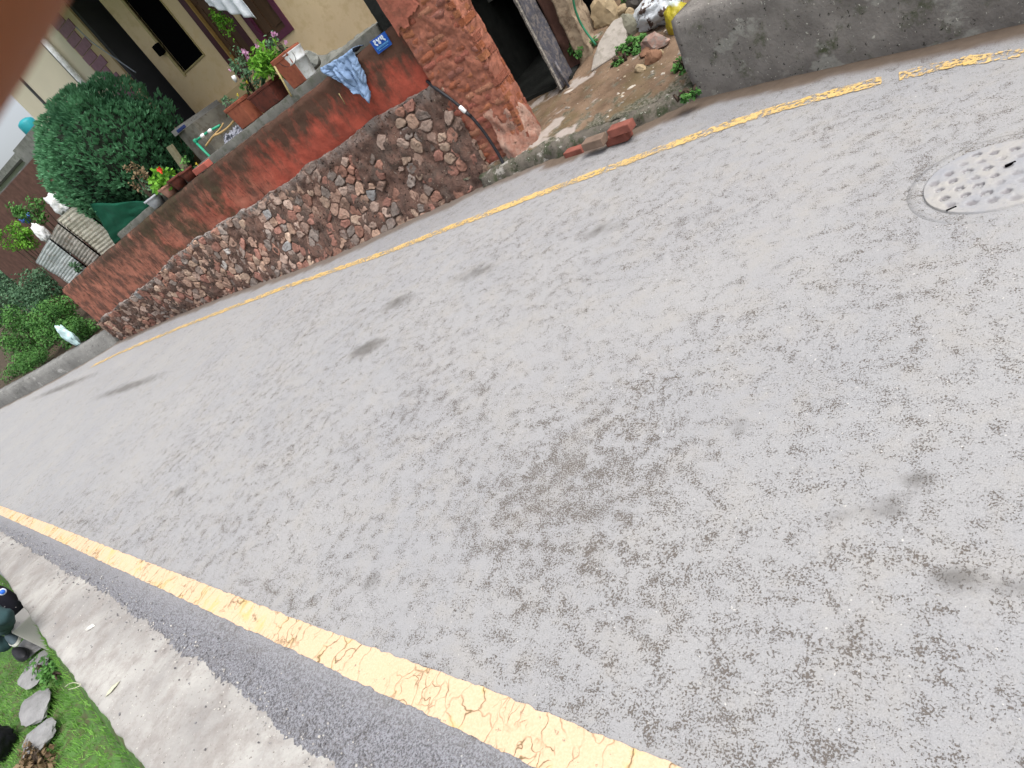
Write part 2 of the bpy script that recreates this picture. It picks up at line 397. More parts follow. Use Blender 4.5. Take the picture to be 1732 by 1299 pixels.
WOOD = NT('brown_door_wood'); _c = WOOD.mix(WOOD.noise(9, 5, .6, WOOD.scale(WOOD.pos, (6,6,.5))), (.045,.022,.012), (.10,.052,.026)); WOOD = WOOD.done(_c, .55)
FRAME = simple('dark_maroon_frame', (.055,.016,.022), .5, .2, 8)
FRAMEP = simple('purple_maroon_frame', (.085,.02,.045), .5, .2, 8)
YTRIM = simple('yellow_wood_trim', (.30,.19,.06), .6, .1, 8)
WHITE = simple('white_plastic', (.72,.74,.76), .5, .06, 9, .1, dirt=(.5,.5,.48))
WHITEC = simple('white_cloth', (.66,.70,.76), .9, .1, 7, .3)
TERRA = simple('terracotta', (.27,.085,.048), .8, .22, 7, .3, .003, dirt=(.20,.055,.035))
TERRAD = simple('dark_terracotta', (.115,.030,.020), .75, .25, 9, .3, .003, dirt=(.06,.02,.015))
BLUEC = NT('pale_blue_fabric'); _c = BLUEC.mix(BLUEC.noise(11, 4), (.15,.23,.38), (.22,.31,.46)); BLUEC = BLUEC.done(_c, .95, BLUEC.bump(BLUEC.noise(180, 2), .3, .002), .1)
BLUEP = simple('blue_enamel', (.012,.075,.38), .4, .15, 14, .1, dirt=(.02,.09,.33))
LBLUE = simple('light_blue_paint', (.10,.30,.60), .5, .3, 30, .1)
SIGNW = simple('white_sign_paint', (.70,.78,.88), .5, .05, 20, .1)
BLACKR = simple('black_rubber', (.018,.018,.022), .5, .2, 20, .2)
GREENP = simple('green_plastic_pipe', (.02,.26,.15), .45, .15, 9, .1)
GREENH = simple('green_hose_plastic', (.025,.16,.085), .45, .2, 9, .1)
TURQ = simple('turquoise_plastic', (.015,.24,.28), .45, .1, 9, .1)
NETG = NT('green_shade_net'); _c = NETG.mix(NETG.noise(3, 3), (.003,.05,.028), (.006,.09,.05)); NETG = NETG.done(_c, .75, NETG.bump(NETG.noise(200, 2), .4, .003), .2)
YTAN = simple('tan_hose', (.40,.27,.12), .6, .15, 12, .2)
BAMBOO = simple('dry_bamboo', (.34,.28,.13), .65, .2, 20, .2)
PLANK = simple('weathered_plank', (.24,.22,.14), .8, .25, 12, .4)
METAL = simple('painted_steel_sheet', (.06,.06,.075), .55, .3, 12, .4, .004, dirt=(.17,.15,.14), spec=.4)
RUST = simple('rusty_edge', (.20,.13,.085), .8, .5, 30, .6, .005)
REDW = simple('red_brown_wall', (.12,.062,.048), .9, .3, 6, .5, .008)
BEIGEW = simple('beige_broken_plaster', (.30,.235,.165), .9, .22, 7, .7, .015, 30, dirt=(.15,.105,.07))
SHED = simple('mossy_shade_masonry', (.018,.020,.018), .9, .5, 5, .6, .01, 30)  # near-black colour carries the shade inside the gateway
SOIL = simple('garden_soil', (.06,.045,.03), .95, .3, 8, .8, .02, 20)
def m_tin(name, a, b):
    k = NT(name); col = k.mix(k.ramp(k.noise(6, 6, .65), [(.35,0),(.65,1)]), a, b)
    col = k.mix(k.math('MULTIPLY', k.ramp(k.noise(8, 6, .7), [(.55,0),(.66,1)]), .7), col, (.21,.13,.09))
    return k.done(col, .6, k.bump(k.noise(50, 4), .3, .004), .4)
TIN_A = m_tin('weathered_cream_tin', (.40,.38,.30), (.55,.53,.45)); TIN_B = m_tin('weathered_brown_tin', (.24,.225,.195), (.36,.34,.31)); TIN_C = m_tin('weathered_grey_tin', (.33,.37,.37), (.42,.45,.45))
ROCKT = simple('tan_rock', (.34,.265,.165), .85, .25, 9, .6, .008, 30); ROCKG = simple('grey_green_rock', (.17,.165,.125), .85, .3, 8, .7, .01, 30)
ROCKB = simple('red_brown_rock', (.19,.10,.06), .85, .3, 9, .6, .01, 30)
CHUNK = simple('grey_concrete_chunk', (.30,.275,.245), .9, .12, 9, .5, .006, 60, dirt=(.22,.20,.17))
FLAG = simple('grey_flagstone', (.25,.25,.255), .9, .2, 9, .6, .01, 40)
SACKM = NT('torn_white_sack'); _f = SACKM.ramp(SACKM.noise(9, 6, .65, SACKM.scale(SACKM.pos, (1,1,1))), [(.53,0),(.56,1)])
SACKM = SACKM.done(SACKM.mix(_f, (.60,.64,.68), (.085,.055,.045)), .7, SACKM.bump(SACKM.noise(30, 5, .7), 1, .02), .3)
YBAG = NT('yellow_white_bag'); _z = YBAG.math('ADD', YBAG.sep(YBAG.pos, 2), YBAG.math('MULTIPLY', YBAG.noise(9, 2), .12))
YBAG = YBAG.done(YBAG.mix(YBAG.ramp(_z, [(.50,0),(.52,1)]), (.34,.29,.02), (.45,.52,.50)), .45, YBAG.bump(YBAG.noise(16, 4), .8, .02), .4)
GRASSM = leafmat('grass_blades', (.07,.19,.035), (.24,.48,.10), .3)
GRASSG = simple('grass_soil', (.075,.16,.04), .95, .35, 5, .8, .02, 30, dirt=(.09,.08,.045))
CYP = leafmat('cypress_foliage', (.024,.095,.046), (.13,.33,.17), .3)
BUSHM = leafmat('bush_foliage', (.03,.10,.025), (.13,.32,.07), .25)
BRIGHT = leafmat('bright_leaves', (.06,.20,.02), (.22,.48,.05), .3)
DULLG = leafmat('dull_leaves', (.045,.11,.06), (.14,.26,.14), .25)
DRYL = leafmat('dry_leaves', (.12,.075,.04), (.30,.22,.13), .25)
PINKF = leafmat('pink_petals', (.42,.18,.34), (.62,.36,.55), .3); REDF = leafmat('red_petals', (.55,.03,.015), (.8,.08,.03), .3); YELF = leafmat('yellow_petals', (.5,.4,.03), (.7,.6,.08), .3)
TRUNK = simple('bark', (.05,.035,.025), .9, .3, 12, .8, .01, 40)
BRICKM = simple('grey_brown_brick', (.17,.12,.09), .9, .2, 12, .6, .006, 50); BRICKR = simple('red_brick', (.22,.075,.055), .9, .25, 12, .6, .006, 50)
SKIN = NT('skin'); SKIN.b.inputs['Subsurface Weight'].default_value = .3; SKIN.b.inputs['Subsurface Radius'].default_value = (.006,.002,.001); SKIN.b.inputs['Subsurface Scale'].default_value = 1.0
SKIN = SKIN.done((.27,.09,.045), .6, None, .2)
TROU = simple('dark_teal_trousers', (.022,.05,.055), .95, .2, 9, .4, .004, 60)
JACK = simple('black_jacket', (.012,.012,.02), .9, .2, 9, .4, .004, 60)

# ------------------------------------------------------------------ ground sheets
def near_line(x): return interp([(-30,-2.6),(-12,-3.35),(-5.9,-3.94),(-3.15,-4.26),(-1.5,-4.46),(-.4,-4.59),(.98,-4.755),(1.43,-4.81),(2.1,-4.885),(2.56,-4.95),(2.82,-4.985),(12,-5.5)], x)
def far_line(x): return interp([(-30,-2.0),(-14.7,-1.12),(-12,-.9),(-8.47,-.58),(-6.26,-.57),(-3.19,-.69),(-1.16,-.87),(0.06,-.90),(1.33,-.96),(2.07,-1.0),(2.68,-1.08),(3.28,-1.24),(3.61,-1.36),(3.91,-1.55),(6,-2.7),(9,-4.6)], x)
def slab_in(x): return interp([(-30,-2.9),(-12,-3.75),(-4.92,-4.28),(-2.22,-4.63),(-1.3,-4.73),(-.69,-4.83),(.13,-4.96),(.83,-5.06),(1.36,-5.16),(3,-5.4),(12,-6.0)], x)
def slab_out(x): return interp([(-30,-3.6),(-12,-4.2),(-6,-4.38),(-3.93,-4.62),(-1.73,-5.03),(.5,-5.40),(3,-5.75),(12,-6.6)], x)
def kerb_front(x): return interp([(-30,-1.4),(-14.7,-.90),(-12.6,-.70),(-10.4,-.31),(-9.5,-.02),(-7.2,.0),(-5.35,-.10),(-3.66,-.30),(-2.44,-.38),(-1.13,-.28),(0,-.20),(.45,-.22),(.94,-.30),(1.53,-.36),(2.08,-.30),(3.02,-.74),(3.95,-1.21),(7,-2.8),(10,-4.4)], x)
def road_z(x, y): return 0.006*fbm(x*.9, y*.9) - .02*math.exp(-((x+7.6)/.9)**2 - ((y+1.15)/.25)**2)

mb = MB(); nx = 460; ny = 116; cl = []; sh = []; pt = []; mu = []
def road_v(i, j):
    a = i/nx; x = -24 + 31*a
    if x > -7: pass
    y0, y1 = slab_in(x) - .25, kerb_front(x) + .12
    y = lerp(y0, y1, j/ny); return x, y
spots = [(620,590,.19,.10),(675,510,.20,.10),(800,462,.24,.10),(1012,390,.18,.09),(215,655,1.0,.10),(300,832,.10,.08),(1628,985,.06,.035),(1510,857,.045,.03),(630,985,.05,.05),(1700,995,.07,.03),(1555,815,.04,.03),(1250,720,.04,.04),(1725,650,.012,.012),(1440,870,.05,.03),(105,655,1.5,.12)]
spots = [(atZ(a,b).x, atZ(a,b).y, c, d, e) for (a,b,c,d), e in zip(spots, [.95,.7,.6,.6,.9,.5,.9,.95,.6,.8,.7,.6,.9,.6,.85])]
c1, c2, c3, c4 = atZ(980,830), atZ(1100,960), atZ(700,720), atZ(1550,900)
V = []
for j in range(ny+1):
    for i in range(nx+1):
        x, y = road_v(i, j); V.append((x, y, road_z(x, y)))
        d = 0
        for c, r_, wgt in ((c1, .55, 1.0), (c2, .45, .7), (c3, .5, .45), (c4, .5, .15)):
            d = max(d, wgt*math.exp(-((x-c.x)**2 + (y-c.y)**2)/(r_*r_)))
        fade = -1.0 if x < -4.5 else 0
        edge = .25*math.exp(-((y-near_line(x)-.16)/.10)**2) + .25*math.exp(-((y-near_line(x)+.2)/.25)**2)
        cl.append(max(-.8, d + edge + .12*max(0, min(1, (x-2.2)/1)) * max(0, min(1, (-3.2-y))) + max(-.5, min(0, (x+1.5)/7))))
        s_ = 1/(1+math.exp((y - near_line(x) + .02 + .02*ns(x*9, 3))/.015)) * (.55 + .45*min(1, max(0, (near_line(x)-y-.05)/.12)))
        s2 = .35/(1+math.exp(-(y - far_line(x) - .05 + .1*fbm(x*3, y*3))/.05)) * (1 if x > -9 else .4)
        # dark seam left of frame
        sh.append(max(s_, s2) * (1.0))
        p_ = 0
        for (sx, sy, a_, b_, e_) in spots:
            dx, dy = x-sx, y-sy
            if abs(dx) > 4*a_ or abs(dy) > 4*b_: continue
            q = (dx/a_)**2 + (dy/b_)**2
            if q < 6: p_ = max(p_, 1.25*e_*math.exp(-q) * (.8 + .6*fbm(x*11, y*11)))
        pt.append(max(0, min(1, p_)))
        k_ = kerb_front(x); wd = .10 + .09*(x > .6) + .05*fbm(x*2.2, 5)
        m_ = 1/(1+math.exp((k_ - wd - y + .03*fbm(x*9, y*9))/.012))
        mu.append(m_ if x > .5 else m_*.85)
mb.add(V, [(j*(nx+1)+i, j*(nx+1)+i+1, (j+1)*(nx+1)+i+1, (j+1)*(nx+1)+i) for j in range(ny) for i in range(nx)], 0, (.5,.5,.5), True)
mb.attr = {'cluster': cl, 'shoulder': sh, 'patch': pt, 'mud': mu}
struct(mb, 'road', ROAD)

def strip(x0, x1, step, fy, half, jag, z, name, mat, gaps=()):
    mb = MB(); x = x0; V = []; n = 0; brk = set()
    while x < x1:
        c = fy(x); j1 = jag*(ns(x*23, 1.5)+.6*ns(x*61, 4)); j2 = jag*(ns(x*23, 9.5)+.6*ns(x*61, 7))
        hh = half(x) if callable(half) else half
        V += [(x, c-hh+j1, road_z(x, c-hh)+z), (x, c, road_z(x, c)+z), (x, c+hh+j2, road_z(x, c+hh)+z)]
        if any(a < x < b for a, b in gaps): brk.add(n)
        n += 1; x += step
    fs = []
    for i in range(n-1):
        if i in brk: continue
        fs += [(3*i, 3*i+3, 3*i+4, 3*i+1), (3*i+1, 3*i+4, 3*i+5, 3*i+2)]
    mb.add(V, fs, 0, (.5,.5,.5), True); struct(mb, name, mat)
g0, g1 = atZ(1490,138).x, atZ(1520,128).x
strip(-9.5, 8.5, .012, far_line, .052, .013, .005, 'road_marking', LINE_FAR, [(min(g0,g1), max(g0,g1))])
strip(-24, 9, .012, near_line, lambda x: interp([(-6,.047),(-1.5,.054),(1,.061),(2.8,.077)], x), .006, .005, 'road_marking', LINE_NEAR)

# concrete pavement along the near side, with a ragged cement edge and a real drop on its outer side
mb = MB(); V = []; n = 0; x = -24; cols = 9
while x < 9:
    a, b = slab_in(x), slab_out(x); a += .03*fbm(x*4, 2, 0, 6) + .016*fbm(x*30, 5, 0, 4) + .035; b += .012*fbm(x*5, 8)
    for j in range(cols):
        t = j/(cols-1); y = lerp(a, b, t); zz = .007 + .012*min(1, t*3) + .002*fbm(x*2, y*2) + .0015*fbm(x*12, y*12)
        if j == 0: zz = .004
        V.append((x, y, zz))
    V.append((x, b-.012, .0)); V.append((x, b-.02 + .01*ns(x*6), -.16)); n += 1; x += .012
cc = cols+2
fs = [(i*cc+j, (i+1)*cc+j, (i+1)*cc+j+1, i*cc+j+1) for i in range(n-1) for j in range(cc-1)]
mb.add(V, fs, 0, (.5,.5,.5), True); struct(mb, 'pavement', SLAB)

# lower grass bank beyond the pavement
def low_z(x, y):
    d = slab_out(x) - y
    return -.12 - .42*min(1, max(0, d-.05)/.22) - .05*max(0, d-.3) + .03*fbm(x*1.5, y*1.5)
mb = grid(160, 60, lambda a, b: (lambda x, d: (x, slab_out(x)+.02-d, low_z(x, slab_out(x)+.02-d)))(-24+33*a, 9*b*b))
struct(mb, 'bank', GRASSG)
mb = MB(); 
for i in range(26000):
    x = rnd.uniform(-6.5, 1.2); d = .10 + 2.6*rnd.random()**1.6
    if rnd.random() < .4: x = rnd.uniform(-3.4, .6)
    if d < .30 and rnd.random() < .75: continue
    y = slab_out(x) - d; z = low_z(x, y); h = rnd.uniform(.02,.055)*(1+.6*ns(x*2,y*2)); a = rnd.uniform(0, 6.28)
    dx, dy = math.cos(a)*.004, math.sin(a)*.004; lx, ly = rnd.uniform(-.02,.02), rnd.uniform(-.02,.02)
    t = max(0, min(1, .55 + .5*fbm(x*1.3, y*1.3) + rnd.uniform(-.25,.25)))
    mb.add([(x-dx,y-dy,z),(x+dx,y+dy,z),(x+lx,y+ly,z+h)], [(0,1,2)], 0, (t,t,t))
struct(mb, 'grass', GRASSM, 'stuff')
# far ground sheet
mb = grid(60, 60, lambda a, b: (-150+300*a, -150+300*b, -1.6), False); struct(mb, 'ground', GRASSG)

# entrance apron, dirt bank
def apron_z(x, y):
    z = .108 + .12*max(0, min(1.35, y+.35))
    if y > 1.0 + .25*(x-.9): z += .42*(y - 1.0 - .25*(x-.9)) * max(0, min(1, (x-.62)/.2))
    return z + .010*fbm(x*4, y*4)
mb = MB(); cem = []; V = []; mos = []; nx2, ny2 = 170, 190
for j in range(ny2+1):
    for i in range(nx2+1):
        x = -.5 + 3.6*i/nx2; yf = kerb_front(x) + .075; y = lerp(yf, 5.0, (j/ny2)**1.4)
        V.append((x, y, apron_z(x, y) + .012*fbm(x*14, y*14, 3)*math.exp(-(y-yf)/.15) - (.02 if j == 0 else 0)))
        mos.append(max(0, min(1, (1.15*math.exp(-(y-yf)/.16)*(.5 if x < .6 else 1) + .9*fbm(x*7, y*7, 9, 5) - .35)*3)))
        c = 0
        g = fbm(x*6, y*6, 2, 5)
        c = max(c, 1-abs(y-(.80+.06*g))/.16 if x < .95 else 0)
        c = max(c, 1.3-math.hypot((x-.62)/.14, (y-.12)/.30) if x > .3 else 0)
        c = max(c, 1.1-abs(y-(yf+.08))/.10 if x < 1.0 else 0)
        cem.append(max(0, min(1, (c + .8*g - .55)*4)))
mb.add(V, [(j*(nx2+1)+i, j*(nx2+1)+i+1, (j+1)*(nx2+1)+i+1, (j+1)*(nx2+1)+i) for j in range(ny2) for i in range(nx2)], 0, (.5,.5,.5), True)
mb.attr = {'cement': cem, 'moss': mos}; struct(mb, 'path', DIRT)
# kerb that edges the apron
def kerbmesh(x0, x1, top, depth, jag, seedz, step=.03, drop=0.0):
    mb = MB(); V = []; n = 0; x = x0
    while x <= x1+1e-6:
        f = kerb_front(x); t = top(x)
        V += [(x, f-.015+jag*fbm(x*8,0,seedz), -.03), (x, f+jag*fbm(x*8,1,seedz), t*.5), (x, f+.02+jag*fbm(x*9,2,seedz), t-.02+jag*.6*fbm(x*10,3,seedz)),
              (x, f+.06, t+jag*.6*fbm(x*9,4,seedz)), (x, f+depth*.6, t+jag*.5*fbm(x*7,5,seedz)), (x, f+depth, t-drop+jag*.5*fbm(x*7,6,seedz)), (x, f+depth+.01, -.03)]
        n += 1; x += step
    fs = [(i*7+j, (i+1)*7+j, (i+1)*7+j+1, i*7+j+1) for i in range(n-1) for j in range(6)]
    fs += [tuple(range(7)), tuple((n-1)*7+j for j in range(6,-1,-1))]
    return mb.add(V, fs, 0, (.5,.5,.5), True)
mb = kerbmesh(-.15, 2.08, lambda x: .115+.015*math.sin(x*3), .24, .035, 3, drop=.02)
one(mb, 'kerb', KERB, 'low mossy cement kerb edging the brown dirt entrance beside the brick pillar', 'kerb', (1, -.25, 0))
mb = kerbmesh(-24, -9.56, lambda x: interp([(-24,.3),(-12,.30),(-9.6,.28)], x), .32, .03, 8, .05)
one(mb, 'retaining_kerb', GREYW, 'low grey rough concrete kerb wall under the green bushes', 'kerb', (-13, -.5, 0))
# ground strip behind everything on the house side
mb = grid(90, 40, lambda a, b: (lambda x, y: (x, y, (1.22 if x > -9.2 else .28) + .02*fbm(x*2, y*2)))(-30+29.6*a if False else lerp(-9.19, -.62, a), lerp(.22, 8, b)))
struct(mb, 'terrain', SOIL)
mb = grid(60, 60, lambda a, b: (lambda x, y: (x, y, .22 + .05*fbm(x, y) + .06*max(0, y)))(lerp(-40, -9.4, a), lerp(kerb_front(lerp(-40,-9.4,a))+.3, 14, b)))
struct(mb, 'terrain', SOIL)

# ------------------------------------------------------------------ boundary wall
def wall_top(x): return interp([(-9.6,1.27),(-7.7,1.36),(-6.6,1.40),(-5.3,1.46),(-4,1.50),(-2,1.53),(-.4,1.58),(0,1.60)], x)
def seam(x): return interp([(-9.6,.50),(-9.25,.52),(-6.7,.70),(-5.5,.86),(-4.3,.90),(-3.4,.90),(-2.6,.93),(-1.8,.97),(-1.0,1.01),(0,1.02)], x) + .03*fbm(x*2.5, 0, 4) 
WX0, WX1 = -9.42, -.04
bw = thing('boundary_wall', 'long red plastered wall with rubble stone lower half beside the road', 'wall', (-4.7, .1, 0))
# plaster upper part
mb = MB(); nX, nZ = 330, 30
def wallpt(a, b):
    x = lerp(WX0, WX1, a); z0 = seam(x) - .04; z1 = wall_top(x) + .012*fbm(x*3, 9); z = lerp(z0, z1, b)
    y = .012*fbm(x*1.7, z*3, 1) + .006*fbm(x*9, z*9, 2) + (.02*max(0, b-.93)/.07)
    return (x, y, z)
grid(nX, nZ, wallpt, True, mb)
b0 = len(mb.v)
V = []
for i in range(nX+1):
    x = lerp(WX0, WX1, i/nX); zt = wall_top(x) + .012*fbm(x*3, 9)
    V += [(x, .02+.012*fbm(x*1.7, zt*3, 1), zt), (x, .11, zt+.004), (x, .20, zt-.006), (x, .205, .2)]
mb.add(V, [(i*4+j, (i+1)*4+j, (i+1)*4+j+1, i*4+j+1) for i in range(nX) for j in range(3)], 0, (.5,.5,.5), True)
for xe in (WX0,): mb.add([(xe, .01, .4), (xe, .205, .4), (xe, .205, wall_top(xe)), (xe, .02, wall_top(xe))], [(0,1,2,3)])
mb.build('plaster', PLASTER, bw)
# rubble base: mortar backing + stones
def base_y(x, z):
    f = kerb_front(x) + .06; s = seam(x); t = max(0, min(1, z/s))
    return lerp(f, -.035, t**.8)
mb = MB(); led = []
def backpt(a, b):
    x = lerp(WX0-.02, WX1, a); s = seam(x); z = -.05 + (s+.05)*b
    y = base_y(x, z) + .045*fbm(x*4, z*4, 3) + .022*fbm(x*15, z*15, 5) - .006
    led.append(max(0, (b-.88)/.12) * (1 if x < -3.2 else .45)); return (x, y, z)
grid(420, 34, backpt, True, mb)
def topedge(a, b):
    x = lerp(WX0-.02, WX1, a); s = seam(x); y0 = base_y(x, s) + .045*fbm(x*4, s*4, 3) + .022*fbm(x*15, s*15, 5) - .006
    led.append(1.0 if x < -3.2 else .45); return (x, lerp(y0, .04, b), s + .012*b)
grid(420, 2, topedge, True, mb)
nb = len(mb.v)
for xe in (WX0-.02,):
    mb.add([(xe, base_y(xe,0), -.05), (xe, .25, -.05), (xe, .25, seam(xe)), (xe, base_y(xe,.5), seam(xe))], [(0,1,2,3)]); led += [0]*4
mb.attr = {'ledge': led}
# stones by clipped cells of a jittered point set
q = random.Random(21); seeds = []
tries = 0
while len(seeds) < 620 and tries < 30000:
    tries += 1; x = q.uniform(WX0-.05, WX1+.05); z = q.uniform(-.05, seam(x)-.03)
    mind = .165 * q.choice([.65,.9,1.1,1.3,1.6]) * (1 + .3*min(1, -x/8))
    if all((x-a)**2 + ((z-b)*1.4)**2 > mind*mind for a, b in seeds): seeds.append((x, z))
def clip(poly, nx_, nz_, c):
    out = []
    for i in range(len(poly)):
        p, r_ = poly[i], poly[(i+1)%len(poly)]
        dp, dr = p[0]*nx_+p[1]*nz_-c, r_[0]*nx_+r_[1]*nz_-c
        if dp <= 0: out.append(p)
        if (dp < 0) != (dr < 0) and abs(dp-dr) > 1e-9:
            t = dp/(dp-dr); out.append((p[0]+(r_[0]-p[0])*t, p[1]+(r_[1]-p[1])*t))
    return out
pal = [(.31,.21,.165),(.27,.19,.155),(.34,.235,.18),(.21,.17,.15),(.30,.165,.125),(.36,.27,.21),(.24,.205,.185),(.27,.14,.11),(.33,.25,.21),(.29,.15,.12)]
sm = MB()
for si, (sx, sz) in enumerate(seeds):
    poly = [(sx-.22,sz-.14),(sx+.22,sz-.14),(sx+.22,sz+.14),(sx-.22,sz+.14)]
    for (a, b) in seeds:
        if (a, b) == (sx, sz) or abs(a-sx) > .5 or abs(b-sz) > .4: continue
        dx, dz = a-sx, b-sz; l = math.hypot(dx, dz); mxx, mzz = sx+dx*.5, sz+dz*.5
        poly = clip(poly, dx/l, dz/l, (mxx*dx+mzz*dz)/l - .006)
        if len(poly) < 3: break
    if len(poly) < 3: continue
    poly = clip(poly, 0, 1, seam(sx)-.015); poly = clip(poly, 0, -1, .02)
    poly = clip(poly, 1, 0, WX1); poly = clip(poly, -1, 0, -WX0)
    if len(poly) < 3: continue
    buried = fbm(sx*1.3+3, sz*2.2, 7) - (.22 if sx < -2.8 else 0) + (.38 if sx > -2.6 and sz > .30 else 0) + (.25 if sz > seam(sx)-.2 else 0) + (.12 if -5.2 < sx < -2.8 and sz > .45 else 0)
    if q.random() < .02 + .62*max(0, min(1, (buried-.05)*1.6)): continue
    cx = sum(p[0] for p in poly)/len(poly); cz = sum(p[1] for p in poly)/len(poly)
    # resample outline
    out = []
    for i in range(len(poly)):
        p, r_ = poly[i], poly[(i+1)%len(poly)]; m = max(1, int(math.hypot(r_[0]-p[0], r_[1]-p[1])/.022))
        for k in range(m): t = k/m; out.append((lerp(p[0], r_[0], t), lerp(p[1], r_[1], t)))
    m = len(out)
    if m < 5: continue
    for _ in range(1): out = [((out[i-1][0]+2*out[i][0]+out[(i+1)%m][0])/4, (out[i-1][1]+2*out[i][1]+out[(i+1)%m][1])/4) for i in range(m)]
    shr = q.uniform(.90, 1.06); h = q.uniform(.006, .026); tiltx, tiltz = q.uniform(-.18,.18), q.uniform(-.15,.15)
    tint = q.choice(pal); br = q.uniform(.95, 1.65) * (1.05 if sx < -2.8 else .8)
    if q.random() < .012: tint = (.23,.235,.24)
    if q.random() < .05 and -5.5 < sx < -3.5: tint = (.5,.48,.46)
    tint = tuple(c*br for c in tint)
    V = []; rr = [(1.0, -.04), (1.0, .3), (.95, .75), (.80, .96), (.4, 1.0)]
    for (sc_, hh) in rr:
        for (x, z) in out:
            jx, jz = .016*ns(x*24, z*24, 1), .016*ns(x*24, z*24, 8)
            X = cx + (x-cx)*shr*sc_ + jx; Z = cz + (z-cz)*shr*sc_ + jz
            Y = base_y(X, Z) - (h*hh if hh > 0 else -.05) + (tiltx*(X-cx) + tiltz*(Z-cz))*max(0, hh) + .012*fbm(X*16, Z*16, si)*max(0, hh)
            V.append((X, Y, Z))
    V.append((cx, base_y(cx, cz)-h*1.06, cz))
    fs = [(r_*m+i, r_*m+(i+1)%m, (r_+1)*m+(i+1)%m, (r_+1)*m+i) for r_ in range(len(rr)-1) for i in range(m)]
    fs += [((len(rr)-1)*m+i, (len(rr)-1)*m+(i+1)%m, len(V)-1) for i in range(m)]
    mb.add(V, fs, 1, tint, False); led += [0]*len(V)
mb.build('stone_base', [MORTAR, STONE], bw)
# low cement ledge on the garden side of the wall, carries the pots
def ledge_z(x): return wall_top(x) + .10
mb = MB(); V = []; n = 0; x = -6.9
while x < -.62:
    t = ledge_z(x); V += [(x,.207,t-.14),(x,.215+.01*fbm(x*5),t-.012),(x,.25,t+.008*fbm(x*6,2)),(x,.60,t+.005),(x,.62,t-.02),(x,.62,1.1)]; n += 1; x += .04
mb.add(V, [(i*6+j,(i+1)*6+j,(i+1)*6+j+1,i*6+j+1) for i in range(n-1) for j in range(5)] + [tuple(range(6)), tuple((n-1)*6+j for j in range(5,-1,-1))], 0, (.5,.5,.5), True)
mb.build('coping', simple('dark_grey_cement', (.105,.105,.095), .9, .3, 4, .5, .008, 30, dirt=(.055,.06,.045)), bw)

# ------------------------------------------------------------------ gate pillar (brick)
gp = thing('gate_pillar', 'orange red brick pillar with crumbling courses at the right end of the wall', 'pillar', (.2, .2, 0))
PX0, PX1, PY0, PY1 = -.13, .49, -.06, .20
mb = MB(); ct = MB()
def core(a, b):
    # front face then right side
    L = (PX1-PX0); D = (PY1-PY0); s_ = a*(L+D+D) - D; z = -.05 + 2.6*b
    o = .012*fbm(a*14, z*5, 3) - .003
    if s_ < 0: return (PX0+.004+o, PY0+.01-s_, z)
    if s_ < L: return (PX0+s_, PY0+.001+.018*fbm(s_*7, z*7, 4)+.01*fbm(s_*25, z*25, 9), z)
    return (PX1+.004+.018*fbm((s_-L)*7, z*7, 14), PY0+.01+(s_-L), z)
grid(90, 150, core, True, ct)
ct.build('mortar_core', simple('orange_brown_joint', (.30,.115,.075), .92, .3, 9, .8, .012, 40, dirt=(.21,.085,.06)), gp)
z = -.02; row = 0; q = random.Random(5)
while z < 2.5:
    hgt = .064 + q.uniform(-.004,.005); x = PX0 - (.06 if row % 2 else 0)
    slope = q.uniform(-.015,.015)
    wavy = .012*math.sin(row*.9)
    while x < PX1:
        l = q.choice([.11,.22,.22,.20]); x1 = min(x+l, PX1 + q.uniform(-.012,.008))
        xa = max(x, PX0 + q.uniform(-.012,.008))
        if x1 - xa > .04 and not (z > 1.45 and q.random() < .3) and q.random() > .06:
            y = PY0 - q.uniform(-.008,.007); t = q.choice([(.40,.145,.085),(.42,.17,.095),(.37,.125,.085),(.35,.125,.095),(.40,.19,.125),(.32,.14,.11)])
            nseg = 5; V = []
            for zz, dy in ((0,.012),(.012,0),(hgt*.5,-.004),(hgt-.010,0),(hgt,.014)):
                for k in range(nseg+1):
                    t_ = k/nseg; X = lerp(xa+.004, x1-.004, t_); e = .012 if k in (0, nseg) else 0
                    V.append((X+.004*ns(X*30,zz*50,row), y+dy+e+.010*fbm(X*16, (z+zz)*16, row), z+zz+slope*(X-PX0)+.006*ns(X*14,row)))
            for k in range(nseg+1): pass
            mb.add(V, [(r_*(nseg+1)+k, r_*(nseg+1)+k+1, (r_+1)*(nseg+1)+k+1, (r_+1)*(nseg+1)+k) for r_ in range(4) for k in range(nseg)], 0, t, True)
        x += l + .010
    # right side headers
    y = PY0 - .005
    while y < PY1:
        l = q.choice([.11,.22]); t = q.choice([(.33,.115,.06),(.37,.15,.08),(.30,.11,.075)])
        mb.box((PX1-.05, y, z+.004), (PX1+q.uniform(-.006,.012), min(y+l, PY1), z+hgt-.004), 0, t, jit=.004); y += l+.01
    z += hgt + .011; row += 1
mb.build('brickwork', BRICK, gp)
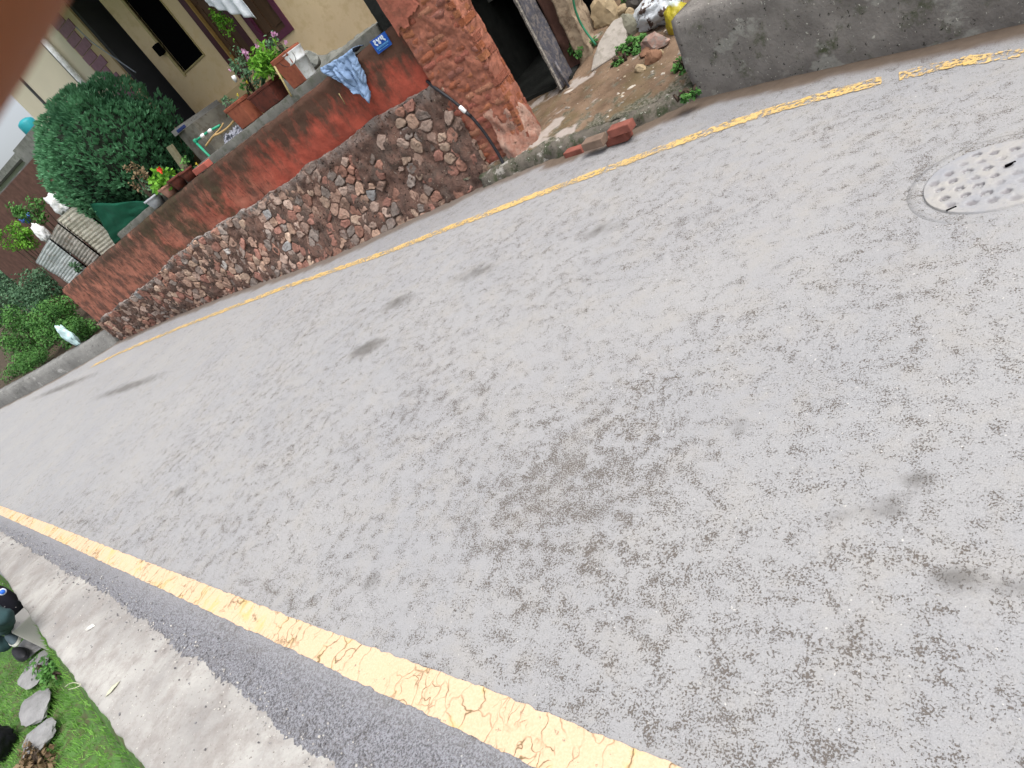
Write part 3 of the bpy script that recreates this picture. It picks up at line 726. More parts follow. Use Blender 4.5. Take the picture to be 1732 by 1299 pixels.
# lump of render around the foot and upper left remains of render
mb = MB()
def foot(a, b):
    ang = lerp(R(-100), R(70), a); h = .62*b
    cx_, cy_ = .26, .06; rx = lerp(.31, .235, b**.7); ry = lerp(.24, .13, b**.7)
    nzv = .05*fbm(math.cos(ang)*3, math.sin(ang)*3, h*6)
    return (cx_ + (rx+nzv)*math.cos(ang), cy_ + (ry+nzv)*math.sin(ang) - .0, h - .03)
grid(40, 26, foot, True, mb)
mb.build('render_patch', PINKP, gp, label='pinkish grey render lump around the foot of the pillar')
mb = MB()
def up(a, b):
    z = lerp(1.50 + .10*a + .05*fbm(a*4, 1), 2.55, b); x = lerp(PX0-.012, PX0+.34+.04*fbm(z*5,2), a)
    return (x, PY0 - .018 + .03*(a > .97) + .008*fbm(x*9, z*9, 4), z)
grid(24, 40, up, True, mb)
mb.build('render_patch', simple('pink_red_render', (.33,.11,.075), .9, .2, 8, .7, .01, 40, dirt=(.2,.075,.05)), gp, label='smooth pink red render left high on the pillar')
# low rubble lump between wall and pillar foot
# ------------------------------------------------------------------ black cable pipe over the pillar
pp = thing('water_pipe', 'thin black plastic pipe running down across the brick pillar foot', 'pipe', tuple(atY(850,275,-.12)))
pts = [atY(722,137,.0), atY(735,148,-.07), atY(758,164,-.11), atY(783,184,-.12), atY(800,200,-.12), atY(818,222,-.12), atY(832,243,-.12), atY(845,264,-.13), atY(854,282,-.16), atY(857,292,-.19)]
sp = []
for i in range(len(pts)-1):
    for k in range(4): sp.append(pts[i].lerp(pts[i+1], k/4))
sp.append(pts[-1])
for _ in range(3): sp = [sp[0]] + [(sp[i-1]+sp[i]*2+sp[i+1])/4 for i in range(1, len(sp)-1)] + [sp[-1]]
MB().tube(sp, .015, 8).build('tube', BLACKR, pp)
a_, b_ = atY(777,180,-.13), atY(788,190,-.13)
MB().tube([a_, a_.lerp(b_,.15), a_.lerp(b_,.85), b_], [.015,.021,.021,.015], 8).build('coupling', WHITE, pp)
a_, b_ = atY(788,190,-.13), atY(797,197,-.13); MB().tube([a_, b_], [.018,.016], 8).build('clamp', BLACKR, pp)

# ------------------------------------------------------------------ address plate
pl = [atY(625,71,-.022), atY(650,53,-.022), atY(663,75,-.022), atY(640,92,-.022)]
ap = thing('address_plate', 'small blue metal house number plate fixed high on the red wall', 'sign', tuple(sum(pl, Vector())/4))
mb = MB(); mb.prism(pl, (0,.008,0)); mb.build('plate', BLUEP, ap)
cen = sum(pl, Vector())/4; ux = ((pl[1]+pl[2])-(pl[0]+pl[3])).normalized(); uz = ((pl[0]+pl[1])-(pl[2]+pl[3])).normalized()
PW = ((pl[1]+pl[2])/2-(pl[0]+pl[3])/2).length; PH = ((pl[0]+pl[1])/2-(pl[2]+pl[3])/2).length
def stroke(mb, pts2, wd):
    P = [cen + ux*(x*PW) + uz*(y*PH) + Vector((0,-.006,0)) for x, y in pts2]
    for a, b in zip(P, P[1:]):
        d = (b-a).normalized(); n_ = Vector((d.z, 0, -d.x))*wd
        mb.prism([a-n_-d*wd*.5, b-n_+d*wd*.5, b+n_+d*wd*.5, a+n_-d*wd*.5], (0,.003,0))
mb = MB(); wd = PW*.035
# 1 (Devanagari-style digits as on the plate)
stroke(mb, [(-.30,.36),(-.24,.38),(-.23,.28),(-.30,.20),(-.27,.10),(-.20,.02)], wd)
stroke(mb, [(-.12,.36),(-.03,.20),(-.06,.06),(.00,.03),(.02,.10),(-.03,.20),(.06,.36)], wd)
stroke(mb, [(.16,.38),(.16,.22),(.25,.20),(.29,.30),(.25,.38)], wd); stroke(mb, [(.24,.20),(.30,.06),(.33,.02)], wd)
mb.build('digits', SIGNW, ap)
mb = MB(); q = random.Random(3); x = -.36
while x < .38:
    l = q.uniform(.05,.09); stroke(mb, [(x,-.13),(x+l,-.13)], wd*.55); stroke(mb, [(x+l*.5,-.13),(x+l*.5+q.uniform(-.02,.02),-.22)], wd*.55); stroke(mb, [(x+.01,-.19),(x+l*.8,-.20)], wd*.45); x += l+.018
x = -.30
while x < .30:
    l = q.uniform(.03,.06); stroke(mb, [(x,-.33),(x+l,-.33)], wd*.4); x += l+.02
mb.build('small_lettering', LBLUE, ap)

# ------------------------------------------------------------------ blue cloth over the wall top
TL, TR = atY(546,108,-.03), atY(590,78,-.03); BL, BM, BR = atY(547,128,-.04), atY(584,166,-.07), atY(601,138,-.05)
mb = MB()
def clothp(a, b):
    top = TL.lerp(TR, a); low = interp([(0,.45),(.25,.66),(.55,.9),(.75,1.0),(1,.72)], a)
    bt = interp([(0,0),(1,1)], a)
    dn = Vector((0,0,-1))*low*.50
    sq = 1.12 - .50*b*b
    p = TL.lerp(TR, .60 + (a-.60)*sq) + dn*b
    y = -.05 - (.022*math.sin(a*15 + b*3.5) + .014*math.sin(a*31 - b*4 + 1))*min(1, b*2.5) - .03*b + .03*fbm(a*3, b*3, 2) + .02*abs(fbm(a*9-b*3, b*4, 5))
    z = p.z + .01
    if b < .12: y = lerp(.14, y, b/.12); z = lerp(wall_top(p.x)+.02, z, b/.12)
    return (p.x + .012*fbm(a*4, b*5, 7), y, z + .01*fbm(a*6,b*3,1))
grid(60, 50, clothp, True, mb)
cl_o = one(mb, 'cloth', BLUEC, 'crumpled pale blue cloth hung over the top of the red wall', 'cloth', tuple(TL))
sm_ = cl_o.modifiers.new('Solidify', 'SOLIDIFY'); sm_.thickness = .006
MB().tube([atY(575,160,-.06), atY(583,176,-.05)], .004, 6)
mb = MB(); mb.tube([atY(573,158,-.06), atY(584,176,-.05)], .004, 6); one(mb, 'twig', BAMBOO, 'short pale twig sticking out under the blue cloth', 'twig', tuple(atY(573,158,-.06)))

# ------------------------------------------------------------------ pots and plants on the wall
def potquad(tl, tr, br, bl, Y, depth, mat, name, label, cat='plant pot', rim=True, group=None, soil=True):
    P = [atY(*p, Y) for p in (tl, tr, br, bl)]
    t = thing(name, label, cat, tuple((P[2]+P[3])/2), group)
    x0, x1 = (P[3].x+P[0].x)/2, (P[2].x+P[1].x)/2; zb = (P[2].z+P[3].z)/2; zt = (P[0].z+P[1].z)/2
    wT = abs(P[1].x-P[0].x)/2; wB = abs(P[2].x-P[3].x)/2; cx_ = (x0+x1)/2; h = zt-zb; rt_ = h*.14
    return t, cx_, wT, wB, zb, zt
def taper(mb, cx, cy, z0, z1, w0, w1, d0, d1, mi=0):
    V = [(cx-w0,cy-d0,z0),(cx+w0,cy-d0,z0),(cx+w0,cy+d0,z0),(cx-w0,cy+d0,z0),(cx-w1,cy-d1,z1),(cx+w1,cy-d1,z1),(cx+w1,cy+d1,z1),(cx-w1,cy+d1,z1)]
    mb.add(V, [(0,3,2,1),(4,5,6,7),(0,1,5,4),(1,2,6,5),(2,3,7,6),(3,0,4,7)], mi)
def bevel(o, w_=.008, seg=2):
    b = o.modifiers.new('Bevel', 'BEVEL'); b.width = w_; b.segments = seg; b.limit_method = 'ANGLE'; return o
def square_pot(px_c, py_b, h, w_, d_, Y, mat, label, group='terracotta pots along the wall', name='plant_pot', long=1.0):
    c = atY(px_c, py_b, Y - d_); cx_ = c.x; z0 = ledge_z(cx_)+.004 if name != 'plant_pot_low' else c.z
    z0 = max(z0, c.z) if False else ledge_z(cx_)+.004
    t = thing('plant_pot', label, 'plant pot', (cx_, Y, z0), group)
    mb = MB(); taper(mb, cx_, Y, z0, z0+h*.86, w_*.82*long, w_*.96*long, d_*.82, d_*.96); bevel(mb.build('body', mat, t))
    mb = MB(); taper(mb, cx_, Y, z0+h*.84, z0+h, w_*1.0*long, w_*long+.004, d_, d_+.004); bevel(mb.build('rim', mat, t))
    mb = MB(); taper(mb, cx_, Y, z0+h*.9, z0+h+.004, w_*.88*long, w_*.88*long, d_*.88, d_*.88); mb.build('soil', SOIL, t)
    return t, Vector((cx_, Y, z0+h))
def plant(name, label, cat, c, mat, r=(.2,.15,.25), n=260, size=.06, asp=.5, stems=6, flowers=(), shell=.4, group=None, mid=None):
    """c: point at soil; crown centre mid above it"""
    c = Vector(c); mid = Vector(mid) if mid is not None else c + Vector((0,0,r[2]*1.0))
    t = thing(name, label, cat, tuple(c), group)
    mb = MB(); tips = []
    for i in range(stems):
        a = rnd.uniform(0,6.28); e = mid + Vector((math.cos(a)*r[0]*.6*rnd.random(), math.sin(a)*r[1]*.6*rnd.random(), rnd.uniform(-.2,.6)*r[2]))
        s0 = c + Vector((rnd.uniform(-.02,.02), rnd.uniform(-.02,.02), -.01)); m_ = s0.lerp(e, .5) + Vector((rnd.uniform(-.02,.02), rnd.uniform(-.02,.02), .02))
        mb.tube([s0, m_, e], [.006,.005,.003], 5); tips.append(e)
    mb.build('stem', TRUNK if mat is not BRIGHT else DULLG, t)
    mb = MB()
    cl_ = [Vector((rnd.gauss(0,.5), rnd.gauss(0,.5), rnd.gauss(0,.5))) for _ in range(max(5, n//22))]
    for i in range(n):
        u_ = rnd.choice(cl_) + Vector((rnd.gauss(0,.17), rnd.gauss(0,.17), rnd.gauss(0,.17)))
        if u_.length > 1.15: u_ = u_.normalized()*rnd.uniform(.8,1.1)
        p = mid + Vector((u_.x*r[0], u_.y*r[1], u_.z*r[2])); tt = max(0, min(1, rnd.uniform(.15,.95)))
        nrm = Vector((rnd.uniform(-1,1), rnd.uniform(-1,1)-.3, rnd.uniform(-.2,1.3)))
        mb.leaf(p, nrm, size*rnd.uniform(.6,1.2), asp, 0, (tt,tt,tt))
    mb.build('foliage', mat, t)
    for (fx, fy, fmat, fs_) in flowers:
        p = atY(fx, fy, mid.y - r[1]*.7); fb = MB()
        for k in range(12): fb.leaf(p + Vector((rnd.gauss(0,.3),rnd.gauss(0,.3),rnd.gauss(0,.3)))*fs_*.5, (rnd.uniform(-1,1), -1+rnd.uniform(-.5,.5), rnd.uniform(-.4,1)), fs_*.7, .8, 0, (rnd.random(),)*3)
        fb.build('flower', fmat, t)
    return t
YP = .40
square_pot(411, 206, .27, .15, .12, YP, TERRA, 'square terracotta pot nearest the tan hose on the wall top')
t1, top1 = square_pot(448, 172, .22, .13, .12, YP, TERRAD, 'long dark red terracotta trough between two square pots on the wall', long=1.6)
t2, top2 = square_pot(498, 135, .33, .14, .12, YP, TERRA, 'tall terracotta pot next to the white bucket on the wall')
c = Vector((atY(420,180,YP).x, YP, ledge_z(-3.3)))
plant('flowering_plant', 'bright green leafy plant growing over the terracotta pots', 'plant', top1, BRIGHT, (.25,.15,.21), 700, .08, .35, 7, mid=atY(452,105,YP))
plant('flowering_plant', 'dull green plant with pink flowers beside the bright leafy plant', 'plant', top1-Vector((.18,0,.0)), DULLG, (.15,.12,.24), 300, .05, .5, 8, [(413,88,PINKF,.06),(418,97,PINKF,.045),(388,116,PINKF,.035)], mid=atY(417,118,YP+.05))
plant('flowering_plant', 'small pink flower spray above the tall terracotta pot', 'plant', top2, DULLG, (.10,.10,.14), 130, .045, .5, 5, [(463,59,PINKF,.05),(434,78,PINKF,.04),(484,72,PINKF,.03)], mid=atY(467,72,YP+.05))
plant('flowering_plant', 'olive plant with tiny yellow flowers behind the square terracotta pot', 'plant', top1-Vector((.3,0,0)), BUSHM, (.10,.10,.14), 140, .045, .5, 5, [(418,139,YELF,.03),(402,160,YELF,.025)], mid=atY(425,148,YP+.08))
plant('small_plant', 'dark low plant left of the square terracotta pot', 'plant', atY(385,195,.5), DULLG, (.12,.08,.12), 120, .05, .5, 4, mid=atY(390,180,.55))
mb = MB(); mb.tube([atY(394,128,.7), atY(397,133,.7), atY(400,139,.7)], [.022,.028,.012], 10); one(mb, 'bottle', WHITE, 'small white plastic bottle stuck upside down beside the flowers', 'bottle', tuple(atY(400,139,.7)))
mb = MB(); mb.tube([atY(464,112,.2), atY(478,136,.18), atY(493,163,.13)], .011, 7); one(mb, 'bamboo_stick', BAMBOO, 'pale bamboo stick leaning on the wall top in front of the pots', 'stick', tuple(atY(493,163,.13)))
# white bucket
bk = atY(516,119,YP); z0 = ledge_z(bk.x)+.004
bt = thing('bucket', 'dirty white plastic bucket standing on the wall beside the terracotta pot', 'bucket', (bk.x, YP, z0))
H_ = .30
MB().lathe((bk.x, YP, z0), [(.085,0),(.09,.01),(.108,H_*.62),(.116,H_*.63),(.112,H_*.68),(.122,H_*.97),(.128,H_),(.120,H_),(.112,H_*.9)], 28).build('body', WHITE, bt)
mb = MB(); mb.tube([(bk.x+.12*math.cos(a), YP-.125+.02*math.sin(a), z0+H_*.9-.09*math.sin(a)) for a in [k*math.pi/10 for k in range(11)]], .003, 5); mb.build('handle', BLACKR, bt)
# second row of pots further left
g2 = 'small pots in a row behind the wall'
def round_pot(px, py, r_, h, Y, mat, label, grp=g2):
    p = atY(px, py, Y); z0 = wall_top(p.x)+.012
    t = thing('flower_pot', label, 'flower pot', (p.x, Y, z0), grp)
    MB().lathe((p.x, Y, z0), [(r_*.68,0),(r_*.9,h*.8),(r_*.9,h*.82)], 24).build('body', mat, t)
    MB().lathe((p.x, Y, z0), [(r_*.98,h*.80),(r_*1.05,h*.82),(r_*1.05,h),(r_*.9,h),(r_*.85,h*.9)], 24).build('rim', mat, t)
    MB().lathe((p.x, Y, z0), [(r_*.86,h*.86),(r_*.86,h*.92)], 20).build('soil', SOIL, t)
    return Vector((p.x, Y, z0+h))
p1 = round_pot(268, 346, .12, .15, .11, simple('pale_grey_clay', (.36,.38,.42), .7, .1), 'pale grey pot at the left end of the pot row')
p2 = round_pot(292, 329, .11, .15, .11, simple('pink_clay', (.42,.22,.17), .8, .15), 'pinkish clay pot next to the pale grey pot')
p3 = round_pot(309, 316, .11, .16, .13, TERRAD, 'dark brown clay pot between the pink pot and the red brick')
p4 = round_pot(326, 303, .10, .14, .13, TERRAD, 'second dark clay pot nearer the red brick')
bq = atY(345,288,.1); mb = MB(); mb.box((bq.x-.15,.06,wall_top(bq.x)+.01),(bq.x+.15,.17,wall_top(bq.x)+.085), jit=.004)
bevel(one(mb, 'brick', simple('pink_red_brick', (.36,.10,.075), .85, .15), 'pinkish red brick lying on the wall top by the green pipe', 'brick', (bq.x,.11,wall_top(bq.x))), .006)
plant('geranium', 'bright green geranium with a red flower in the pot row', 'plant', p3, BRIGHT, (.26,.13,.13), 330, .07, .9, 7, [(271,287,REDF,.07)], mid=atY(276,303,.16))
plant('small_plant', 'small pale green plant right of the geranium', 'plant', p4, BUSHM, (.14,.1,.12), 130, .05, .5, 5, [(333,277,YELF,.03)], mid=atY(318,283,.25))
plant('dried_plant', 'dry brown leafed plant above the pale grey pot', 'plant', p1, DRYL, (.18,.12,.24), 200, .055, .6, 7, mid=atY(238,305,.3))
plant('small_plant', 'grey green plant hanging over the pale grey pot', 'plant', p1, DULLG, (.16,.1,.13), 200, .05, .6, 5, mid=atY(252,318,.25))
# net, tap pipe, tan hose, plank, washing stand
P = [atY(*p, .34) for p in ((152,345),(275,338),(262,352),(196,415))]
mb = MB(); 
def netp(a, b):
    p = P[0].lerp(P[1], a).lerp(P[3].lerp(P[2], a), b); return (p.x, .34+.012*math.sin(a*13)+.02*fbm(a*4,b*4), p.z)
grid(40, 14, netp, True, mb); ob = one(mb, 'shade_net', NETG, 'dark green shade net stretched under the round bush', 'net', tuple(P[3])); ob.modifiers.new('S','SOLIDIFY').thickness = .008
gpz = thing('tap_pipe', 'green water pipe with elbow and white tap standing behind the wall', 'pipe', tuple(atY(364,274,.22)))
MB().tube([atY(366,276,.22), atY(345,255,.3), atY(331,240,.35)], .017, 8).build('riser', GREENP, gpz)
MB().tube([atY(330,239,.35), atY(337,234,.35), atY(352,223,.36), atY(372,212,.38)], .015, 8).build('arm', GREENP, gpz)
MB().lathe(atY(331,239,.35)-Vector((0,0,.02)), [(.022,0),(.026,.01),(.026,.04),(.02,.05)], 10).build('elbow', GREENP, gpz)
MB().tube([atY(341,231,.34), atY(345,228,.34)], .024, 8).build('tap', WHITE, gpz); MB().tube([atY(353,223,.34), atY(357,220,.34)], .022, 8).build('socket', WHITE, gpz)
mb = MB(); 
def smooth(pts, k=4, it=3):
    sp = []
    for i in range(len(pts)-1):
        for j in range(k): sp.append(Vector(pts[i]).lerp(Vector(pts[i+1]), j/k))
    sp.append(Vector(pts[-1]))
    for _ in range(it): sp = [sp[0]] + [(sp[i-1]+sp[i]*2+sp[i+1])/4 for i in range(1, len(sp)-1)] + [sp[-1]]
    return sp
mb.tube(smooth([atY(396,204,.35), atY(385,217,.33), atY(370,227,.33), atY(361,229,.33), atY(355,238,.33), atY(348,247,.33)]), .013, 7)
mb.tube(smooth([atY(361,229,.33), atY(372,219,.36), atY(378,208,.4)]), .009, 7)
one(mb, 'hose', YTAN, 'tan coloured hose curling between the green pipe and the square pot', 'hose', tuple(atY(361,229,.33)))
mb = MB(); P = [atY(*p, .95) for p in ((281,250),(288,246),(316,286),(312,294))]; mb.prism(P, (0,.05,0)); one(mb, 'plank', PLANK, 'weathered yellow grey plank leaning behind the geranium', 'plank', tuple(P[3]))
ws = thing('washing_stand', 'grey concrete washing stand beyond the wall beside the round bush', 'washing stand', tuple(atY(340,290,1.3)))
P = [atY(*p, 1.3) for p in ((296,222),(318,205),(372,262),(352,300))]
x0, x1 = P[0].x, P[2].x; mb = MB(); mb.box((x0, 1.3, 1.2), (x1, 2.1, P[1].z-.05)); mb.build('base', simple('damp_grey_cement', (.17,.165,.14), .85, .3, 4, .4, dirt=(.10,.09,.07)), ws)
mb = MB(); mb.box((x0-.03, 1.26, P[1].z-.05), (x1-.25, 2.15, P[1].z+.03)); mb.build('slab', GREYW, ws)
mb = MB(); a_ = atY(309,220,1.22); mb.box((a_.x-.10, 1.19, a_.z), (a_.x+.10, 1.24, a_.z+.045)); bevel(one(mb, 'brush', simple('navy_plastic', (.02,.035,.13), .5), 'dark blue brush lying on the grey washing stand', 'brush', tuple(a_)), .01)
# crumpled plastic sheet
a_ = atY(395,228,.28); mb = MB()
def crum(a, b):
    p = a_ + Vector(((a-.5)*.62, 0, 0)); n_ = fbm(a*9, b*9, 5); return (p.x, .23 + b*.16 + .04*n_, lerp(wall_top(p.x)+.0, wall_top(p.x)+.17, b)+.05*n_)
grid(44, 20, crum, False, mb); k = NT('crumpled_grey_plastic'); kc = k.mix(k.ramp(k.noise(26, 5, .7), [(.47,0),(.53,1)]), (.05,.055,.07), (.42,.43,.50)); kc = k.done(kc, .5, k.bump(k.noise(40,4), .8, .02))
one(mb, 'plastic_sheet', kc, 'crumpled grey and white plastic sheet behind the wall under the square pot', 'plastic sheet', tuple(a_))

# ------------------------------------------------------------------ round cypress bush
bc = atY(206, 262, 1.35)
tr = thing('round_cypress', 'large dense dark green round clipped cypress behind the wall', 'tree', (bc.x, 1.35, 1.2))
MB().tube([(bc.x,1.35,1.1),(bc.x+.03,1.33,1.6),(bc.x-.02,1.35,2.3)], [.09,.075,.04], 9).build('trunk', TRUNK, tr)
mb = MB(); q = random.Random(11); RX, RY, RZ = 1.27, 1.1, 1.08
lob = [(Vector((q.gauss(0,1), q.gauss(0,1), q.gauss(0,1))).normalized(), q.uniform(.05,.12)) for _ in range(150)]
for i in range(9500):
    d = Vector((q.gauss(0,1), q.gauss(0,1), q.gauss(0,1))).normalized()
    if d.y > .55: continue
    bumpv = 0
    for l, h in lob:
        k = d.dot(l)
        if k > .955: bumpv = max(bumpv, h*(k-.955)/.045)
    rr_ = .88 + bumpv*1.3 + .05*ns(d.x*2, d.y*2, d.z*2) - (.25*q.random()**2.5)
    p = Vector((bc.x + d.x*RX*rr_, 1.35 + d.y*RY*rr_, bc.z + d.z*RZ*rr_ + .0))
    up_ = (Vector((d.x*.9, d.y*.9, .75 + .2*d.z))).normalized()
    t_ = max(0, min(1, .22 + bumpv*8 + q.uniform(-.2,.3)))
    for k in range(5):
        dd = (up_ + Vector((q.gauss(0,.35), q.gauss(0,.35), q.gauss(0,.3)))).normalized()
        nn = dd.cross(Vector((q.gauss(0,1), q.gauss(0,1), q.gauss(0,1)))).normalized()
        t2_ = max(0, min(1, t_+q.uniform(-.12,.12)))
        mb.leaf(p, nn, q.uniform(.05,.10), .30, 0, (t2_,)*3, up=dd)
mb.build('crown', CYP, tr)
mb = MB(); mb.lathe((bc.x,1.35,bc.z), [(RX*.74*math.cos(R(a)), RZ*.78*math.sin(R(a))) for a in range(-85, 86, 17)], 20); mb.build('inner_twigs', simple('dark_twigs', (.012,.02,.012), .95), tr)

# ------------------------------------------------------------------ house
HY = 2.5
def rect(p_list, Y):
    P = [atY(*p, Y) for p in p_list]; return min(p.x for p in P), max(p.x for p in P), min(p.z for p in P), max(p.z for p in P)
hs_ = thing('house', 'cream painted house with dark openings and maroon frames behind the wall', 'house', (-5, HY, 1.2))
ZT = 5.2; FL = 2.10
wx0, wx1 = -6.30, 3.0
# openings: window, door 1, window 2
win = (atY(316,121,HY).x, atY(342,88,HY).x, atY(316,121,HY).z, 4.25)
win = (-5.84, -5.20, 2.70, 4.3)
d1 = (atY(396,112,HY).x, atY(425,82,HY).x)
d1 = (-4.90, -4.20, 2.16, 4.3)
w2 = (atY(440,68,HY).x, atY(498,51,HY).x)
w2 = (-4.07, -3.40, 2.20, 4.3)
xs = sorted({wx0, wx1, win[0], win[1], d1[0], d1[1], w2[0], w2[1]}); zs = sorted({1.2, FL, win[2], d1[2], w2[2], 4.3, ZT})
mb = MB(); ops = [win, d1, w2]
for xa, xb in zip(xs, xs[1:]):
    for za, zb in zip(zs, zs[1:]):
        mx_, mz_ = (xa+xb)/2, (za+zb)/2
        if any(o[0] < mx_ < o[1] and o[2] < mz_ < o[3] for o in ops): continue
        mb.add([(xa,HY,za),(xb,HY,za),(xb,HY,zb),(xa,HY,zb)], [(0,1,2,3)])
for o in ops:
    mb.add([(o[0],HY,o[2]),(o[1],HY,o[2]),(o[1],HY+.2,o[2]),(o[0],HY+.2,o[2])], [(0,1,2,3)])
    for xx in (o[0], o[1]): mb.add([(xx,HY,o[2]),(xx,HY+.2,o[2]),(xx,HY+.2,o[3]),(xx,HY,o[3])], [(0,1,2,3)])
    mb.add([(o[0],HY,o[3]),(o[1],HY,o[3]),(o[1],HY+.2,o[3]),(o[0],HY+.2,o[3])], [(0,1,2,3)])
mb.add([(wx0,HY,1.2),(wx0,HY+.21,1.2),(wx0,HY+.21,ZT),(wx0,HY,ZT)], [(0,1,2,3)])
mb.build('wall', CREAM, hs_)
mb = MB(); mb.box((wx1-.001, HY, 1.2), (wx1+.2, 7, ZT)); mb.box((wx0, 6.8, 1.2), (wx1, 7, ZT)); mb.build('rear_wall', CREAM, hs_)
# plinth and veranda step
mb = MB(); mb.box((-6.9, HY-.28, 1.15), (-4.42, HY-.005, FL)); mb.build('plinth', CREAM_D, hs_)
mb = MB(); V = []; n = 0; x = -4.42
while x < wx1:
    h = FL - .36 + interp([(-4.4,.0),(-3.6,.16),(-3.2,.0),(-2.6,-.06),(-1,-.05),(3,0)], x) + .045*fbm(x*3, 2); V += [(x,HY-.16,1.15),(x,HY-.15,h-.20),(x,HY-.10+.02*fbm(x*4),h-.05),(x,HY-.012,h),(x,HY-.004,h)]; n += 1; x += .05
mb.add(V, [(i*5+j,(i+1)*5+j,(i+1)*5+j+1,i*5+j+1) for i in range(n-1) for j in range(4)], 0, (.5,.5,.5), True); mb.build('plinth', GREYP, hs_, label='peeling grey cement skirting')
# porch recess with dark inner walls
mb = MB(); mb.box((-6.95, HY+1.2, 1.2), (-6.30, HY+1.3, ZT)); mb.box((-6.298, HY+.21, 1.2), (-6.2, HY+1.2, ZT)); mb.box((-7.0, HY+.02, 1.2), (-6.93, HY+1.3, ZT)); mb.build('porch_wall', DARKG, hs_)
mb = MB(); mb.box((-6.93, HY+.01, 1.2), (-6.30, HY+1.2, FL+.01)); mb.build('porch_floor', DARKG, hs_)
mb = MB(); mb.box((-7.6, .9, 4.55), (-2.6, HY-.003, 4.72)); mb.build('unseen_porch_slab', GREYP, hs_)  # unseen slab, added overhead to darken the house front
mb = MB(); mb.box((-9.6, HY-.3, ZT), (wx1+.4, 7.3, ZT+.15)); mb.build('roof', GREYP, hs_)
# window black
wn = MB(); wn.box((win[0]-.045, HY-.02, win[2]-.045), (win[0], HY+.03, win[3])); wn.box((win[1], HY-.02, win[2]-.02), (win[1]+.012, HY+.03, win[3])); wn.box((win[0], HY-.02, win[2]-.02), (win[1], HY+.03, win[2]))
f = wn.build('window', simple('pale_yellow_frame', (.33,.27,.13), .6), hs_)
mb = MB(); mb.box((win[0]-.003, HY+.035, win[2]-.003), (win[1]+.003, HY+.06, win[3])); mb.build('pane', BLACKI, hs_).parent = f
f.children[0].location = (0,0,0) if False else f.children[0].location
# door 1
def leaf_door(o, frame, leafm, fr=.07, name='door', split=None):
    d = MB(); d.box((o[0], HY-.015, o[2]), (o[0]+fr, HY+.08, o[3])); d.box((o[1]-fr, HY-.015, o[2]), (o[1], HY+.08, o[3])); d.box((o[0]+fr, HY-.015, o[2]), (o[1]-fr, HY+.08, o[2]+fr))
    fo = d.build(name, frame, hs_)
    l = MB(); l.box((o[0]+fr, HY+.05, o[2]+fr), (o[1]-fr, HY+.09, o[3]))
    n_ = 3 if name == 'door' else 2; ww = (o[1]-o[0]-2*fr)/n_
    for i in range(n_):
        xa = o[0]+fr+i*ww
        for za, zb in ((o[2]+fr+.08, o[2]+.95), (o[2]+1.03, o[3]-.05)): l.box((xa+.04, HY+.037, za), (xa+ww-.04, HY+.052, zb))
    lo = l.build('leaf', leafm, fo if False else hs_); lo.parent = fo; return fo
dd = leaf_door(d1, FRAME, WOOD, .11)
mb = MB(); mb.box((d1[0]+.125, HY-.022, d1[2]+.11), (d1[0]+.142, HY+.04, d1[3])); t_ = mb.build('trim', YTRIM, hs_); t_.parent = dd
leaf_door(w2, FRAMEP, WOOD, .09, 'window')
# mauve tiled pier and pale wall left of the porch
lx = -9.3
pier = MB(); pier.box((-7.62, HY-.02, 1.2), (-7.0, HY+.25, ZT)); pier.build('pier', CREAM, hs_)
q = random.Random(2); z = 2.0; r_ = 0; mb = MB()
while z < 5.0:
    a_ = -7.46 if r_ % 2 else -7.36
    mb.box((-7.60 + (0 if r_ % 2 else .02), HY-.034, z), (a_+ .20, HY-.018, z+.14), tint=(.5,.5,.5)); z += .15; r_ += 1
mb.build('tile_band', TILE_P, hs_)
mb = MB(); mb.box((-10.2, HY+.02, 1.2), (-7.62, HY+.22, ZT)); mb.build('side_wall', CREAM_P, hs_)
mb = MB(); mb.tube([(-8.05, HY-.06, 1.3), (-8.05, HY-.06, ZT)], .05, 10); mb.build('downpipe', WHITE, hs_)
mb = MB(); mb.box((-8.24, HY-.01, 1.2), (-8.20, HY+.02, ZT)); mb.box((-9.55, HY-.01, 1.2), (-9.5, HY+.02, ZT)); mb.build('joint', DARKG, hs_)
# cable on house
mb = MB(); mb.tube(smooth([atY(128,45,HY-.4), atY(155,72,HY-.4), atY(190,95,HY-.4), atY(230,123,HY-.4)]), .008, 6); one(mb, 'cable', simple('pale_cable', (.28,.32,.38), .6), 'thin pale cable hanging in front of the dark porch', 'cable', tuple(atY(190,95,HY-.4)))
# wall meter box
mb = MB(); a_ = atY(272,90,HY-.06); mb.box((a_.x-.05, HY-.09, a_.z-.03), (a_.x+.07, HY, a_.z+.13)); bevel(one(mb, 'switch_box', BLACKI, 'small dark switch box on the wall left of the black window', 'switch box', tuple(a_)), .01)
